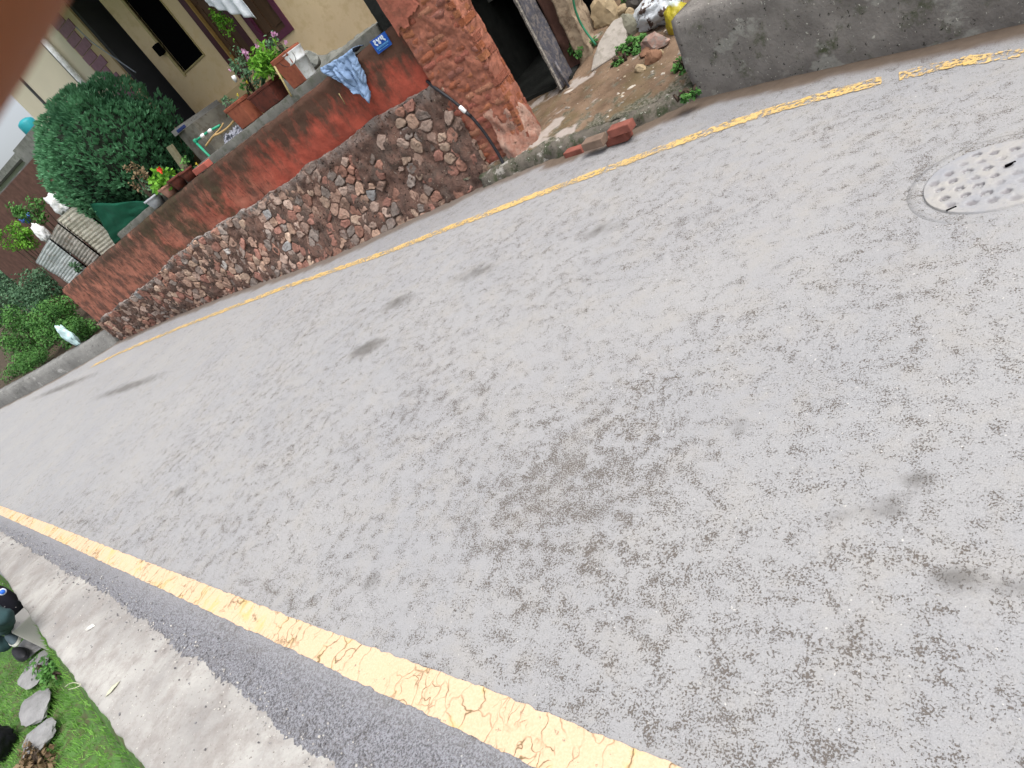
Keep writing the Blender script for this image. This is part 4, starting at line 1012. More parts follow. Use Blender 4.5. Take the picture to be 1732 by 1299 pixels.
# curtain / laundry at the top, hanging plant
mb = MB(); L_ = atY(345,-2,HY-.5); R_ = atY(388,-30,HY-.5); lo_ = atY(380,17,HY-.5)
def cur(a, b):
    p = L_.lerp(R_, a); ln = interp([(0,.10),(.5,.34),(1,.55)], a); return (p.x, HY-.5+.03*math.sin(a*22)+.02*fbm(a*4,b*4), max(L_.z,R_.z)+.25 - b*(ln+.25+ (max(L_.z,R_.z)-p.z)*0))
grid(40, 20, cur, True, mb); ob = one(mb, 'laundry', WHITEC, 'white and pale blue cloth hanging before the brown door', 'laundry', tuple(lo_)); ob.modifiers.new('S','SOLIDIFY').thickness = .006
hp = plant('hanging_plant', 'small green hanging plant in front of the brown door', 'plant', atY(374,15,HY-.45), BRIGHT, (.13,.10,.20), 300, .05, .6, 4, mid=atY(378,42,HY-.45))
mb = MB(); a_ = atY(518,92,1.9); mb.rock(a_-Vector((0,0,.08)), (.17,.12,.13), seed=4, sub=3); one(mb, 'stone', simple('grey_stone', (.23,.24,.22), .9, .15), 'rounded grey stone lying against the house foot behind the white bucket', 'stone', tuple(a_))
mb = MB(); a_ = atY(633,14,1.0); mb.rock(a_, (.07,.06,.05), seed=6, sub=2); one(mb, 'stone', simple('dark_stone', (.05,.055,.06), .9, .15), 'dark lump on the wall corner left of the pillar top', 'stone', tuple(a_))
# ------------------------------------------------------------------ tin sheets
def tin(quad, Y, mat, label, back=.0, tilt=.28):
    P = [atY(*p, Y) for p in quad]  # TL TR BR BL ; lean back at the top
    cx_ = sum((p for p in P), Vector())/4
    mb = MB(); n1, n2 = 12, 150
    def f(a, b):
        # a across, b from top to bottom
        t0 = P[0].lerp(P[1], a); b0_ = P[3].lerp(P[2], a); p = t0.lerp(b0_, b); return (p.x, p.y + .004*math.sin(b*88) + .03*fbm(a*2,b*2,Y), p.z)
    grid(n1, n2, f, True, mb)
    o = one(mb, 'tin_sheet', mat, label, 'tin sheet', tuple(P[3]), 'corrugated sheets leaning at the left end of the wall'); o.modifiers.new('S','SOLIDIFY').thickness = .006; return o
tin(((96,372),(128,345),(206,407),(172,433)), .50, TIN_A, 'pale cream corrugated sheet with rust, the one touching the green net')
tin(((84,403),(99,376),(168,432),(152,453)), .46, TIN_B, 'narrow brownish corrugated sheet between the cream and the grey sheet')
tin(((60,443),(83,404),(148,454),(122,484)), .42, TIN_C, 'bluish grey corrugated sheet, lowest and leftmost of the three')
for a_, b_, l_ in (((128,345),(206,407),'dark thin bar between the green net and the cream corrugated sheet'), ((98,377),(170,433),'dark thin bar between the cream and the brownish corrugated sheet'), ((84,404),(150,455),'dark thin bar between the brownish and the bluish grey sheet')):
    mb = MB(); mb.tube([atY(*a_, .38), atY(*b_, .38)], .014, 6); one(mb, 'bar', BLACKI, l_, 'bar', tuple(atY(*b_, .38)), 'dark bars between the corrugated sheets')
mb = MB(); P = [atY(*p, .48) for p in ((62,442),(66,440),(122,484),(112,492))]; mb.prism(P, (0,.1,0)); one(mb, 'board', REDW, 'red brown board under the bluish grey sheet', 'board', tuple(P[3]))
def sack(px, py, Y, r, mat, name, label, cat, seed):
    p = atY(px, py, Y); mb = MB(); vs_, fs_ = ico(4); out = []
    for v in vs_:
        m_ = 1 + .28*fbm(v.x*1.8+seed, v.y*1.8, v.z*1.8) + .09*fbm(v.x*6+seed, v.y*6, v.z*6); out.append(p + Vector((v.x*r[0]*m_, v.y*r[1]*m_, v.z*r[2]*m_)))
    mb.add(out, fs_, 0, (.5,.5,.5), True); return one(mb, name, mat, label, cat, tuple(p-Vector((0,0,r[2]))))
sack(100,346,.8,(.15,.12,.20), WHITE, 'sack', 'white plastic sack at the top of the corrugated sheets', 'sack', 3)
sack(72,395,.7,(.10,.10,.20), WHITE, 'plastic_bag', 'white plastic bag left of the corrugated sheets', 'plastic bag', 8)
sack(44,368,1.4,(.17,.10,.10), simple('blue_plastic', (.03,.10,.42), .4), 'plastic_drum', 'blue plastic bundle left of the white sack', 'bundle', 5)
sack(116,568,-.05,(.13,.08,.26), simple('pale_turquoise_plastic', (.48,.66,.68), .5, .2), 'plastic_bag', 'pale turquoise plastic bag caught in the bushes above the kerb', 'plastic bag', 12)
# ------------------------------------------------------------------ bushes at the left edge
def bush(c, r, n, label, mat=BUSHM, size=.07, seed=0, name='bush', group=None, base=None, asp=.55):
    q = random.Random(seed); c = Vector(c); t = thing(name, label, 'bush', (c.x, c.y, (base if base is not None else c.z-r[2])), group)
    st = MB()
    for i in range(7):
        e = c + Vector((q.uniform(-.7,.7)*r[0], q.uniform(-.5,.5)*r[1], q.uniform(0,.7)*r[2])); s0 = Vector((c.x+q.uniform(-.1,.1), c.y, (base if base is not None else c.z-r[2])))
        st.tube([s0, s0.lerp(e,.5)+Vector((q.uniform(-.05,.05),0,.05)), e], [.016,.011,.005], 5)
    st.build('stem', TRUNK, t)
    mb = MB(); cls = []
    for i in range(max(12, n//90)):
        d = Vector((q.gauss(0,1), q.gauss(0,1), q.gauss(0,1))).normalized()*q.uniform(.35,1.0); cls.append((Vector((d.x*r[0], d.y*r[1], d.z*r[2])), q.uniform(.14,.26), q.uniform(-.15,.25)))
    for i in range(n):
        cc_, cr, ct_ = q.choice(cls); d = Vector((q.gauss(0,1), q.gauss(0,1), q.gauss(0,1))).normalized()*q.uniform(.3,1)**.5
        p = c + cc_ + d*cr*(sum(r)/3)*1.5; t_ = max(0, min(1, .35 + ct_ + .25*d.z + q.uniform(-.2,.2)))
        mb.leaf(p, (d.x+q.uniform(-.6,.6), d.y-.3+q.uniform(-.6,.6), d.z+.5+q.uniform(-.5,.5)), size*q.uniform(.6,1.25), asp, 0, (t_,)*3)
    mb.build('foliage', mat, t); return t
gb = 'bushes beyond the left end of the wall'
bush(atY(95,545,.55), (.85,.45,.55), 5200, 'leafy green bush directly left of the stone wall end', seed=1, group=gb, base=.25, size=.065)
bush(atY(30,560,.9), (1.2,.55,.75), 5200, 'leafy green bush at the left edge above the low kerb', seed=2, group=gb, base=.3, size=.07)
bush(atY(60,490,1.6), (1.3,.6,.5), 3600, 'dark tangled bush behind, below the corrugated sheets', DULLG, seed=3, group=gb, base=.4, size=.08)
bush(atY(28,405,1.5), (.42,.35,.38), 1700, 'small light green shrub left of the white plastic bag', BRIGHT, seed=4, group=gb, base=.6, size=.06)
bush(atY(52,358,1.3), (.50,.3,.25), 500, 'sparse pale leafed shrub above the blue bundle', BUSHM, seed=5, group=gb, base=1.0, size=.09)
bush(atY(128,452,.32), (.14,.08,.10), 220, 'tiny dark plant on the bluish grey corrugated sheet', DULLG, seed=6, group=gb, size=.045)
bush(atY(60,603,.0), (1.0,.16,.14), 1500, 'low grass clump drooping over the low kerb', BRIGHT if False else BUSHM, seed=7, group=gb, base=.25, size=.06, asp=.25)
bush(atY(45,618,.15), (1.2,.35,.30), 2600, 'low green growth crowding the kerb at the left edge', seed=61, group=gb, base=.2, size=.06)
bush(atY(130,560,.25), (.55,.30,.35), 2000, 'light green growth at the kerb end beside the stone wall', seed=62, group=gb, base=.2, size=.055)
bush(atY(0,470,4.0), (2.2,.9,1.2), 3500, 'dark green bush far behind at the left edge', DULLG, seed=8, group=gb, base=.5, size=.13)
# neighbouring buildings at the far left
nbh = thing('neighbour_house', 'far pale building with grey lower wall at the left edge', 'building', (-17, 6, 0))
mb = MB(); mb.box((-24, 7, 0), (-13, 12, 4.5)); mb.build('wall', simple('pale_blue_white_paint', (.66,.68,.72), .8, .05, 2), nbh)
mb = MB(); mb.box((-25, 6.6, 4.5), (-12.5, 12.4, 4.7)); mb.build('roof', GREYP, nbh)
mb = MB()
for x in (-22,-19.4,-16.8):
    mb = MB(); mb.box((x, 6.97, 1.6), (x+1.1, 7.0, 3.0)); mb.build('window', BLACKI, nbh)
P = [atY(*p, 2.2) for p in ((0,262),(60,310),(100,345),(0,400))]
mb = MB(); mb.box((-18.5, 3.0, .2), (-9.7, 3.2, atY(50,274,3.0).z)); one(mb, 'brick_wall', REDW, 'low red brown garden wall behind the bushes at the left edge', 'wall', (-13, 3.0, .2))
mb = MB(); mb.box((-18.5, 3.35, .2), (-9.9, 3.5, atY(58,262,3.35).z)); one(mb, 'grey_wall', GREYW, 'plain grey wall rising behind the low red brown garden wall', 'wall', (-13, 3.4, .2))
wt = atY(33,214,4.6)
mb = MB(); mb.box((wt.x-.6, 4.3, .2), (wt.x+1.2, 5.4, wt.z-.28)); one(mb, 'shed', GREYP, 'small grey shed below the turquoise tank', 'shed', (wt.x, 4.6, .2))
mb = MB(); mb.lathe((wt.x, 4.8, wt.z-.28), [(.19,0),(.21,.03),(.21,.28),(.19,.32),(.10,.37),(.04,.38)], 24); one(mb, 'water_tank', TURQ, 'round turquoise plastic tank on the shed at the left', 'tank', (wt.x, 4.8, wt.z-.28))
# ------------------------------------------------------------------ gateway right of the pillar
sd = thing('gate_shed', 'mossy masonry passage behind the brick pillar, coloured dark for its inner shade', 'passage', (.1, 1.2, .2))
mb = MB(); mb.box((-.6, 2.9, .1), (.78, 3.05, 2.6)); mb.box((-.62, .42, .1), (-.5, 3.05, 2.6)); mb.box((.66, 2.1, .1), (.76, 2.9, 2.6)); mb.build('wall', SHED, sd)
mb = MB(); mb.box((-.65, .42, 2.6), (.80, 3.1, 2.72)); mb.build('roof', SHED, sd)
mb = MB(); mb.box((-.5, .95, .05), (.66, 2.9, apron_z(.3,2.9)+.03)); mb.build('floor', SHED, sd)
dr = thing('metal_gate', 'battered dark grey steel gate leaf standing open in the gateway', 'gate', (.53, 1.0, .2))
g1_, g2_ = atZ(950,150,.27), atZ(957,118,.27)
gx, gy = g1_.x, g1_.y
mb = MB()
def leafp(a, b):
    return (gx + .02 + .012*fbm(a*3, b*4, 2) + .03*a, gy + .27*a, .27 + 2.2*b)
grid(10, 60, leafp, True, mb); o_ = mb.build('panel', METAL, dr); o_.modifiers.new('S','SOLIDIFY').thickness = .02
mb = MB(); V = []
for k in range(70):
    z = .27+2.2*k/69; V += [(gx-.012+.008*fbm(z*9,3), gy-.03, z), (gx+.008+.004*fbm(z*11,8), gy-.035, z), (gx+.012, gy+.02, z), (gx-.012, gy+.02, z)]
mb.add(V, [(k*4+j, k*4+(j+1)%4, (k+1)*4+(j+1)%4, (k+1)*4+j) for k in range(69) for j in range(4)]+[(0,1,2,3)]); mb.build('frame', simple('rubbed_steel_edge', (.15,.14,.13), .7, .5, 30, .6, .005, dirt=(.36,.33,.28)), dr)
mb = MB(); mb.tube([(gx+.06, gy+.04, .20), (gx+.05, gy+.03, .52)], .014, 8); mb.build('bolt', METAL, dr)
# jamb walls
def ragged(x0, x1, Y, depth, z0, z1, mat, name, label, cat='wall', seed=0):
    mb = MB()
    def f(a, b):
        z = lerp(z0, z1, b); L = x1-x0; s_ = a*(L+2*depth) - depth; e = .02*fbm(z*5, seed)
        if s_ < 0: return (x0+e, Y-s_, z)
        if s_ < L: return (x0+e+s_*(1), Y+.018*fbm(s_*6, z*6, seed), z)
        return (x1+e*1.5, Y+(s_-L), z)
    grid(50, 60, f, True, mb); return one(mb, name, mat, label, cat, ((x0+x1)/2, Y, z0))
ja, jb, jc = atZ(968,112,.3), atZ(980,116,.3), atZ(1000,100,.35)
print('jamb', ja, jb, jc, 'gate', g1_, g2_)
J0 = atY(930,0,1.15).x; J1 = atY(962,0,1.15).x
ragged(J0-.17, J0, 1.25, .3, .15, 2.5, REDW, 'gate_jamb', 'dark red brown jamb between the steel gate and the beige post', 'post', 3)
ragged(J0, J1-.02, 1.15, .4, .15, 2.4, BEIGEW, 'gate_post', 'crumbling beige plaster post right of the steel gate', 'post', 5)
ragged(J1+.02, J1+.42, 1.75, .5, .35, 2.2, BEIGEW, 'broken_wall', 'broken tan wall stub behind the green hose', 'wall', 9)
mb = MB(); mb.tube(smooth([atY(968,-10,1.05), atY(972,15,1.05), atY(982,40,1.05), atY(994,58,1.03), atY(1008,76,1.0)]), .011, 8); one(mb, 'garden_hose', GREENH, 'dark green hose hanging beside the beige gate post', 'hose', tuple(atY(1008,76,1.0)))
# rocks, slab, rubbish
def hrock(px, py, r, mat, label, seed, rot=None, sub=3, name='rock', grp='loose stones by the entrance', lift=.3):
    p = hit(px, py, apron_z); c = p + Vector((0, 0, r[2]*lift)); mb = MB()
    mb.rock(c, r, seed=seed, sub=sub, rot=rot, rough=.3); return one(mb, name, mat, label, 'rock', tuple(p), grp)
Z_ = lambda a: Matrix.Rotation(R(a), 3, 'Z')
hrock(1026,34,(.15,.14,.21), ROCKT, 'big tan boulder behind the flat grey slab', 11, Z_(30))
hrock(1051,19,(.10,.06,.055), ROCKT, 'oblong pale stone right of the big tan boulder', 12, Z_(-10))
hrock(1066,24,(.05,.045,.05), ROCKT, 'little tan stone between the oblong stone and the white sack', 13)
hrock(1066,52,(.13,.12,.13), ROCKG, 'grey green stone between the flat slab and the white sack', 14, Z_(20))
hrock(1112,80,(.19,.10,.10), simple('pink_grey_rock', (.30,.19,.155), .9, .3, 9, .7, .01, 30, dirt=(.22,.20,.18)), 'pinkish grey flat stone in front of the white sack', 15, Z_(-35))
hrock(1056,96,(.065,.05,.055), ROCKB, 'small brown stone below the flat slab', 16, Z_(40))
hrock(1084,118,(.085,.045,.045), ROCKT, 'elongated tan stone lying nearest the road', 17, Z_(-50))
hrock(1106,102,(.085,.07,.07), ROCKB, 'reddish brown stone under the pinkish flat stone', 18)
hrock(1116,93,(.04,.04,.035), ROCKT, 'small round yellowish stone on the reddish stone', 19)
hrock(1094,92,(.07,.06,.05), ROCKB, 'rusty stone left of the reddish brown stone', 20, Z_(60))
hrock(1108,8,(.14,.10,.10), ROCKB, 'red brown stone behind the white sack', 22)
hrock(1076,4,(.16,.12,.10), simple('dark_wet_rock', (.06,.055,.05), .9, .3), 'dark stone in the upper gap behind the oblong stone', 23)
hrock(1146,112,(.02,.02,.015), simple('white_chip', (.6,.58,.54), .9), 'white chip beside the concrete block', 24, sub=2)
hrock(1150,118,(.016,.014,.012), simple('white_chip_b', (.55,.53,.5), .9), 'smaller white chip nearest the kerb', 25, sub=2)
hrock(1068,148,(.045,.022,.012), simple('pale_cement_lump', (.42,.38,.32), .9, .2), 'pale cement scab in the middle of the dirt entrance', 26, sub=3, lift=.05)
hrock(962,155,(.06,.03,.015), simple('pale_cement_lump_b', (.38,.34,.3), .9, .2), 'pale cement scab in front of the steel gate', 27, sub=3, lift=.05)
# flat leaning slab
A_ = hit(999,120,lambda x, y: apron_z(x, y)+.02); nrm = Vector((.22,-.62,.75)).normalized()
def onplane(px, py):
    r_ = ray(px, py); return CAM + r_*((A_-CAM).dot(nrm)/r_.dot(nrm))
out = []
pp_ = [(999,120),(1003,98),(1012,72),(1024,52),(1037,34),(1050,28),(1064,29),(1059,48),(1060,62),(1057,80),(1046,90),(1036,97),(1022,106),(1010,114)]
Q = [onplane(*p) for p in pp_]
mb = MB(); mb.prism(Q, -nrm*.075)
Q_low = Q
o_ = one(mb, 'concrete_slab', CHUNK, 'broken flat grey concrete slab leaning on the bank beside the weeds', 'slab', tuple(Q[0])); bevel(o_, .012, 2)
# white torn sack and yellow bag
P0 = hit(1105,42,apron_z)
mb = MB(); vs_, fs_ = ico(4); rot_ = Matrix.Rotation(R(-40), 3, 'Z') @ Matrix.Rotation(R(-12), 3, 'Y'); out = []
for v in vs_:
    m_ = 1 + .20*fbm(v.x*2+4, v.y*2, v.z*2) + .09*fbm(v.x*7, v.y*7, v.z*7); p = rot_ @ Vector((v.x*.36*m_, v.y*.19*m_, v.z*.15*m_)); out.append(P0 + p + Vector((.06,.05,.08)))
mb.add(out, fs_, 0, (.5,.5,.5), True); sk_ = one(mb, 'sack', SACKM, 'torn white sack showing brown earth beside the concrete block', 'sack', tuple(P0))
P0 = hit(1147,52,apron_z); mb = MB(); out = []
for v in vs_:
    m_ = 1 + .15*fbm(v.x*2+9, v.y*2, v.z*2) + .05*fbm(v.x*7, v.y*7, v.z*7); out.append(P0 + Vector((v.x*.12*m_+.03, v.y*.11*m_+.04, v.z*.17*m_+.06)))
mb.add(out, fs_, 0, (.5,.5,.5), True); one(mb, 'plastic_bag', YBAG, 'yellow and white plastic bag squeezed against the concrete block', 'plastic bag', tuple(P0))
# weeds
def weeds(px, py, r, n, label, seed):
    p = hit(px, py, apron_z); bush(p + Vector((0,0,r[2]*.6)), r, n, label, BUSHM, .032, seed, 'weeds', 'weeds by the entrance', p.z, .6)
weeds(990,92,(.15,.12,.13),1900,'dense green weeds between the gate post and the flat slab', 31)
weeds(1072,88,(.17,.10,.07),1300,'green weeds between the flat slab and the white sack', 32)
weeds(1048,108,(.07,.05,.03),200,'small green sprig at the foot of the flat slab', 33)
weeds(1158,115,(.09,.12,.05),350,'sparse weeds at the foot of the concrete block', 34)
weeds(1160,166,(.09,.05,.03),260,'small moss and weed tuft on the kerb end by the block', 35)
weeds(1075,6,(.2,.1,.1),500,'weeds in the upper gap above the white sack', 36)
q = random.Random(77); mb = MB()
for i in range(150):
    px, py = q.choice([(q.uniform(1040,1160), q.uniform(70,135)), (q.uniform(1000,1165), q.uniform(0,60)), (q.uniform(940,1170), q.uniform(120,200))])
    p = hit(px, py, apron_z); s_ = q.uniform(.006,.02)*(1.5 if py < 60 else 1)
    if p.y < kerb_front(p.x)+.1: continue
    c_ = q.choice([(.30,.25,.18),(.18,.12,.08),(.22,.2,.17),(.4,.36,.3)])
    mb.rock(p, (s_*1.3, s_, s_*.8), seed=i, sub=1, tint=c_)
k = NT('mixed_gravel'); k = k.done(k.attr('tint'), .9, k.bump(k.noise(60, 3), .5, .005)); struct(mb, 'gravel', k, 'stuff')
# bricks on the kerb
def kbrick(px, py, z, mat, label, ang, half=(.105,.052,.034)):
    p = atZ(px, py, z); mb = MB(); mb.box((p.x-half[0], p.y-half[1], z-half[2]), (p.x+half[0], p.y+half[1], z+half[2]), rot=Matrix.Rotation(R(ang), 3, 'Z'), jit=.005)
    o = one(mb, 'loose_brick', mat, label, 'brick', (p.x, p.y, z-half[2]), 'loose bricks on the kerb'); bevel(o, .006)
kbrick(1051,217,.115,BRICKR,'upper red brick of the pair on the kerb',-14)
kbrick(1047,232,.035,BRICKR,'lower red brick of the pair, touching the road',-14)
kbrick(1006,240,.09,BRICKM,'grey brown brick left of the two red bricks',-14)
kbrick(975,256,.01,BRICKR,'half buried red brick edge nearest the pillar',-14)

# concrete block wall on the right
def bfront(t): return Vector((lerp(2.08,3.95,t), lerp(-.30,-1.22,t), 0))
bw2 = MB(); nxx = 120; V = []
dirn = (bfront(1)-bfront(0)).normalized(); nb_ = Vector((-dirn.y, dirn.x, 0))
prof = [(0,-.03),(0,.12),(.004,.25),(.006,.38),(.01,.5),(.03,.585),(.07,.60),(.25,.605),(.43,.60),(.45,.3),(.45,-.03)]
nP = len(prof)
for i in range(nxx+1):
    t = -.0 + 3.0*i/nxx; b = bfront(0) + dirn*(t*2.09)
    for (d, z) in prof:
        e = .018*fbm((t+5)*5, z*6, d*5); p = b + nb_*(d + e*(1 if d < .4 else 0)); edge = .02*fbm(z*6+3, d*4) if i == 0 else 0
        V.append((p.x+dirn.x*edge, p.y+dirn.y*edge, z + .012*fbm(t*4, d*4, 3)*(1 if z > .5 else 0)))
fs = [(i*nP+j, (i+1)*nP+j, (i+1)*nP+j+1, i*nP+j+1) for i in range(nxx) for j in range(nP-1)] + [tuple(range(nP)), tuple(nxx*nP+j for j in range(nP-1,-1,-1))]
bw2.add(V, fs, 0, (.5,.5,.5), True)
one(bw2, 'concrete_block', BLOCK, 'massive mossy dark grey concrete block wall at the top right beside the road', 'concrete block', tuple(bfront(0)))

# ------------------------------------------------------------------ manhole
mc = Vector((3.69, -2.56, road_z(3.69, -2.55)))
mh = thing('manhole_cover', 'round pale concrete manhole cover with rows of small pits in the road', 'manhole cover', tuple(mc))
k = NT('worn_manhole_concrete'); pit_ = k.attr('pit', 'Fac'); kc = k.mix(k.ramp(k.noise(4, 5), [(.4,0),(.6,1)]), (.295,.298,.308), (.345,.333,.315)); kc = k.mix(k.math('MULTIPLY', k.ramp(k.noise(9, 6, .7), [(.45,0),(.62,1)]), .6), kc, (.25,.26,.29)); kc = k.mix(pit_, kc, k.mix(k.noise(50, 4), (.13,.125,.13), (.25,.24,.25))); kc = k.mix(k.math('MULTIPLY', k.ramp(k.noise(60, 4, .7), [(.6,0),(.68,1)]), .5), kc, (.2,.2,.21)); MHM = k.done(kc, .8, k.bump(k.noise(90, 4), .5, .004))  # pit attribute darkens the recesses, their shade put into the colour
PITM = simple('pit_shade', (.17,.16,.16), .9, .5, 25, .6)
ang0 = R(-18)
holes = []
for i in range(-5, 6):
    for j in range(-5, 6):
        hx, hy = i*.068 + (.034 if j % 2 else 0), j*.058
        if math.hypot(hx, hy) < .212: holes.append((mc.x + hx*math.cos(ang0)-hy*math.sin(ang0), mc.y + hx*math.sin(ang0)+hy*math.cos(ang0)))
mb = MB(); rad = .240; V = []; pits = []
q = random.Random(8); hw = [(hx+q.uniform(-.005,.005), hy+q.uniform(-.005,.005), q.uniform(.0135,.019), q.uniform(.004,.013)) for hx, hy in holes]
def mhz(x, y):
    z = .010
    for hx, hy, hr, hd in hw:
        if abs(x-hx) < .03 and abs(y-hy) < .03:
            d = math.hypot(x-hx, y-hy) + .006*ns(x*90, y*90)
            z -= hd/(1+math.exp((d-hr)/.0022))
    return z + .0012*fbm(x*30, y*30)
rings_, segs = 90, 260
for r_ in range(rings_+1):
    for s_ in range(segs):
        a = s_*2*math.pi/segs; rr_ = rad*r_/rings_; x, y = mc.x+rr_*math.cos(a), mc.y+rr_*math.sin(a)
        zz = mhz(x, y); V.append((x, y, mc.z + (zz if r_ < rings_ else -.01))); pits.append(max(0, min(1, (.009-zz)/.006)) if r_ < rings_ else 0)
fs = [(r_*segs+s_, r_*segs+(s_+1)%segs, (r_+1)*segs+(s_+1)%segs, (r_+1)*segs+s_) for r_ in range(1, rings_) for s_ in range(segs)] + [tuple(segs+s_ for s_ in range(segs))[:3]]
mb.add(V, fs, 0, (.5,.5,.5), True)
mb.add([(mc.x+rad/rings_*math.cos(s_*2*math.pi/segs), mc.y+rad/rings_*math.sin(s_*2*math.pi/segs), mc.z+mhz(mc.x,mc.y)) for s_ in range(0,segs,10)], [tuple(range(26))])
mb.attr = {'pit': pits + [0]*26}
mb.build('cover', MHM, mh)
mb = MB(); V = []; segs = 160
for s_ in range(segs):
    a = s_*2*math.pi/segs; j_ = 1+.012*fbm(math.cos(a)*4, math.sin(a)*4)
    for rr_, zz in ((.242,-.01),(.245,.003),(.250,.005),(.272*j_,.005),(.298*j_,.004),(.304*j_,-.006)): V.append((mc.x+rr_*math.cos(a), mc.y+rr_*math.sin(a), mc.z+zz+.002*fbm(math.cos(a)*9, math.sin(a)*9, rr_*20)))
mb.add(V, [(s_*6+j, ((s_+1)%segs)*6+j, ((s_+1)%segs)*6+j+1, s_*6+j+1) for s_ in range(segs) for j in range(5)], 0, (.5,.5,.5), True); mb.build('ring', ROAD, mh)
for (px, py) in ((1609,352),(1709,276)):
    p = atZ(px, py, .012); mb = MB(); mb.box((p.x-.018, p.y-.004, mc.z+.004), (p.x+.018, p.y+.004, mc.z+.0125), rot=Matrix.Rotation(R(20), 3, 'Z')); mb.build('lifting_slot', BLACKI, mh)

# ------------------------------------------------------------------ near bottom-left: flagstones, steps, person, litter
gsn = 'flat stones edging the grass below the pavement'
for (px, py, r, sd_, lab) in ((53,1087,(.30,.15,.10),41,'flat grey stone nearest the person, topmost of the row'), (56,1132,(.33,.17,.11),42,'largest flat grey stone, second from the person'), (60,1190,(.30,.16,.10),43,'diamond shaped grey stone, third from the person'), (58,1246,(.22,.15,.10),44,'pinkish grey stone at the lower end of the row')):
    p = hit(px, py, lambda x, y: low_z(x, y)+.06); mb = MB(); mb.rock(p-Vector((0,0,.02)), (r[0]*.85, r[1]*.9, .045), seed=sd_, sub=3, rot=Z_(-12+sd_%3*9), rough=.35); one(mb, 'edging_stone', FLAG, lab, 'stone', tuple(p), gsn)
P = atZ(40,1043,-.14)
mb = MB(); mb.box((P.x-.20, P.y-.10, -.7), (P.x+.10, P.y+.12, -.14), rot=Z_(-12), jit=.01); bevel(one(mb, 'concrete_step', simple('pale_step_concrete', (.40,.39,.37), .9, .12, 6, .4), 'pale concrete step below the pavement edge beside the person', 'step', tuple(P)), .01)
# black bag with blue emblem on the step
bg_ = thing('backpack', 'black bag with a blue and white emblem standing beside the pavement edge', 'bag', tuple(atZ(15,1010,-.14)))
P = atZ(24,1016,-.1); 
mb = MB(); vs_, fs_ = ico(4); out = []
for v in vs_:
    s3 = Vector([math.copysign(abs(c_)**.55, c_) for c_ in v]); m_ = 1+.05*fbm(v.x*3, v.y*3, v.z*3); out.append(P + Vector((s3.x*.32*m_-.26, s3.y*.15*m_-.09, s3.z*.19*m_+.05)))
mb.add(out, fs_, 0, (.5,.5,.5), True); mb.build('body', JACK, bg_)
e = CAM + ray(4,1001)*((P-CAM).length*.93/ray(7,1001).length)
vn = (CAM-e).normalized(); ax_ = vn.orthogonal().normalized(); ay_ = vn.cross(ax_)
def disc(r0, mat, off, nm):
    mb = MB(); mb.lathe(e+vn*off, [(r0,0),(r0,.006),(r0*.9,.009)], 20, axis=vn); mb.build(nm, mat, bg_)
disc(.027, simple('emblem_white', (.6,.65,.8), .5), -.01, 'emblem'); disc(.018, simple('emblem_blue', (.02,.13,.6), .5), .004, 'emblem_centre')
mb = MB(); mb.tube(smooth([P+Vector((-.62,-.2,.18)), P+Vector((-.4,-.12,.26)), P+Vector((-.15,-.05,.20)), P+Vector((-.05,-.02,.05))]), .012, 6); mb.build('strap', simple('olive_strap', (.05,.08,.03), .8), bg_)
# standing person, mostly out of frame
def skin_body(name, joints, edges, mat, parent, sub=2):
    me = bpy.data.meshes.new(name); base = Vector(parent['_base']); me.from_pydata([Vector(j[0])-base for j in joints], edges, []); me.materials.append(mat)
    o = bpy.data.objects.new(name, me); COL.objects.link(o); o.parent = parent
    md = o.modifiers.new('Skin', 'SKIN'); md.use_smooth_shade = True
    if not me.skin_vertices: pass
    for sv, j in zip(me.skin_vertices[0].data, joints):
        r_ = j[1]; sv.radius = (r_, r_) if not isinstance(r_, tuple) else r_
    me.skin_vertices[0].data[0].use_root = True
    o.modifiers.new('Sub', 'SUBSURF').levels = sub; o.modifiers['Sub'].render_levels = sub+(1 if mat in (TROU, JACK) else 0)
    if mat in (TROU, JACK):
        tx = bpy.data.textures.new('folds', 'CLOUDS'); tx.noise_scale = .09; dm = o.modifiers.new('Folds', 'DISPLACE'); dm.texture = tx; dm.strength = .035; dm.mid_level = .5; dm.texture_coords = 'GLOBAL'
    return o
FT = atZ(44,1103,-.47); F2 = atZ(38,1072,-.30)
per = thing('person', 'person in dark teal trousers and dark shoes standing below the pavement edge', 'person', tuple(FT))
an1 = FT + Vector((-.06,-.02,.10)); an2 = F2 + Vector((-.10,-.03,.10))
hip = FT + Vector((-.42,-.02,.84)); kn1 = FT + Vector((-.06,-.05,.50)); kn2 = atY(8, 1046, F2.y-.04)
J = [(hip,.15),(hip+Vector((.0,.0,.18)),.14),(hip+Vector((0,0,.38)),.155),(hip+Vector((0,0,.52)),.10),(hip+Vector((.02,0,.60)),.055),
     (hip+Vector((0,-.10,-.08)),.10),(kn1,.068),(an1,.050),(hip+Vector((0,.10,-.08)),.09),(kn2,.060),(an2,.048),
     (hip+Vector((0,-.20,.47)),.058),(hip+Vector((.02,-.25,.20)),.048),(hip+Vector((.12,-.20,-.02)),.035),
     (hip+Vector((0,.20,.47)),.058),(hip+Vector((.02,.25,.20)),.048),(hip+Vector((.12,.20,-.02)),.035)]
E_ = [(0,1),(1,2),(2,3),(3,4),(0,5),(5,6),(6,7),(0,8),(8,9),(9,10),(2,11),(11,12),(12,13),(2,14),(14,15),(15,16)]
skin_body('body', J, E_, TROU, per)
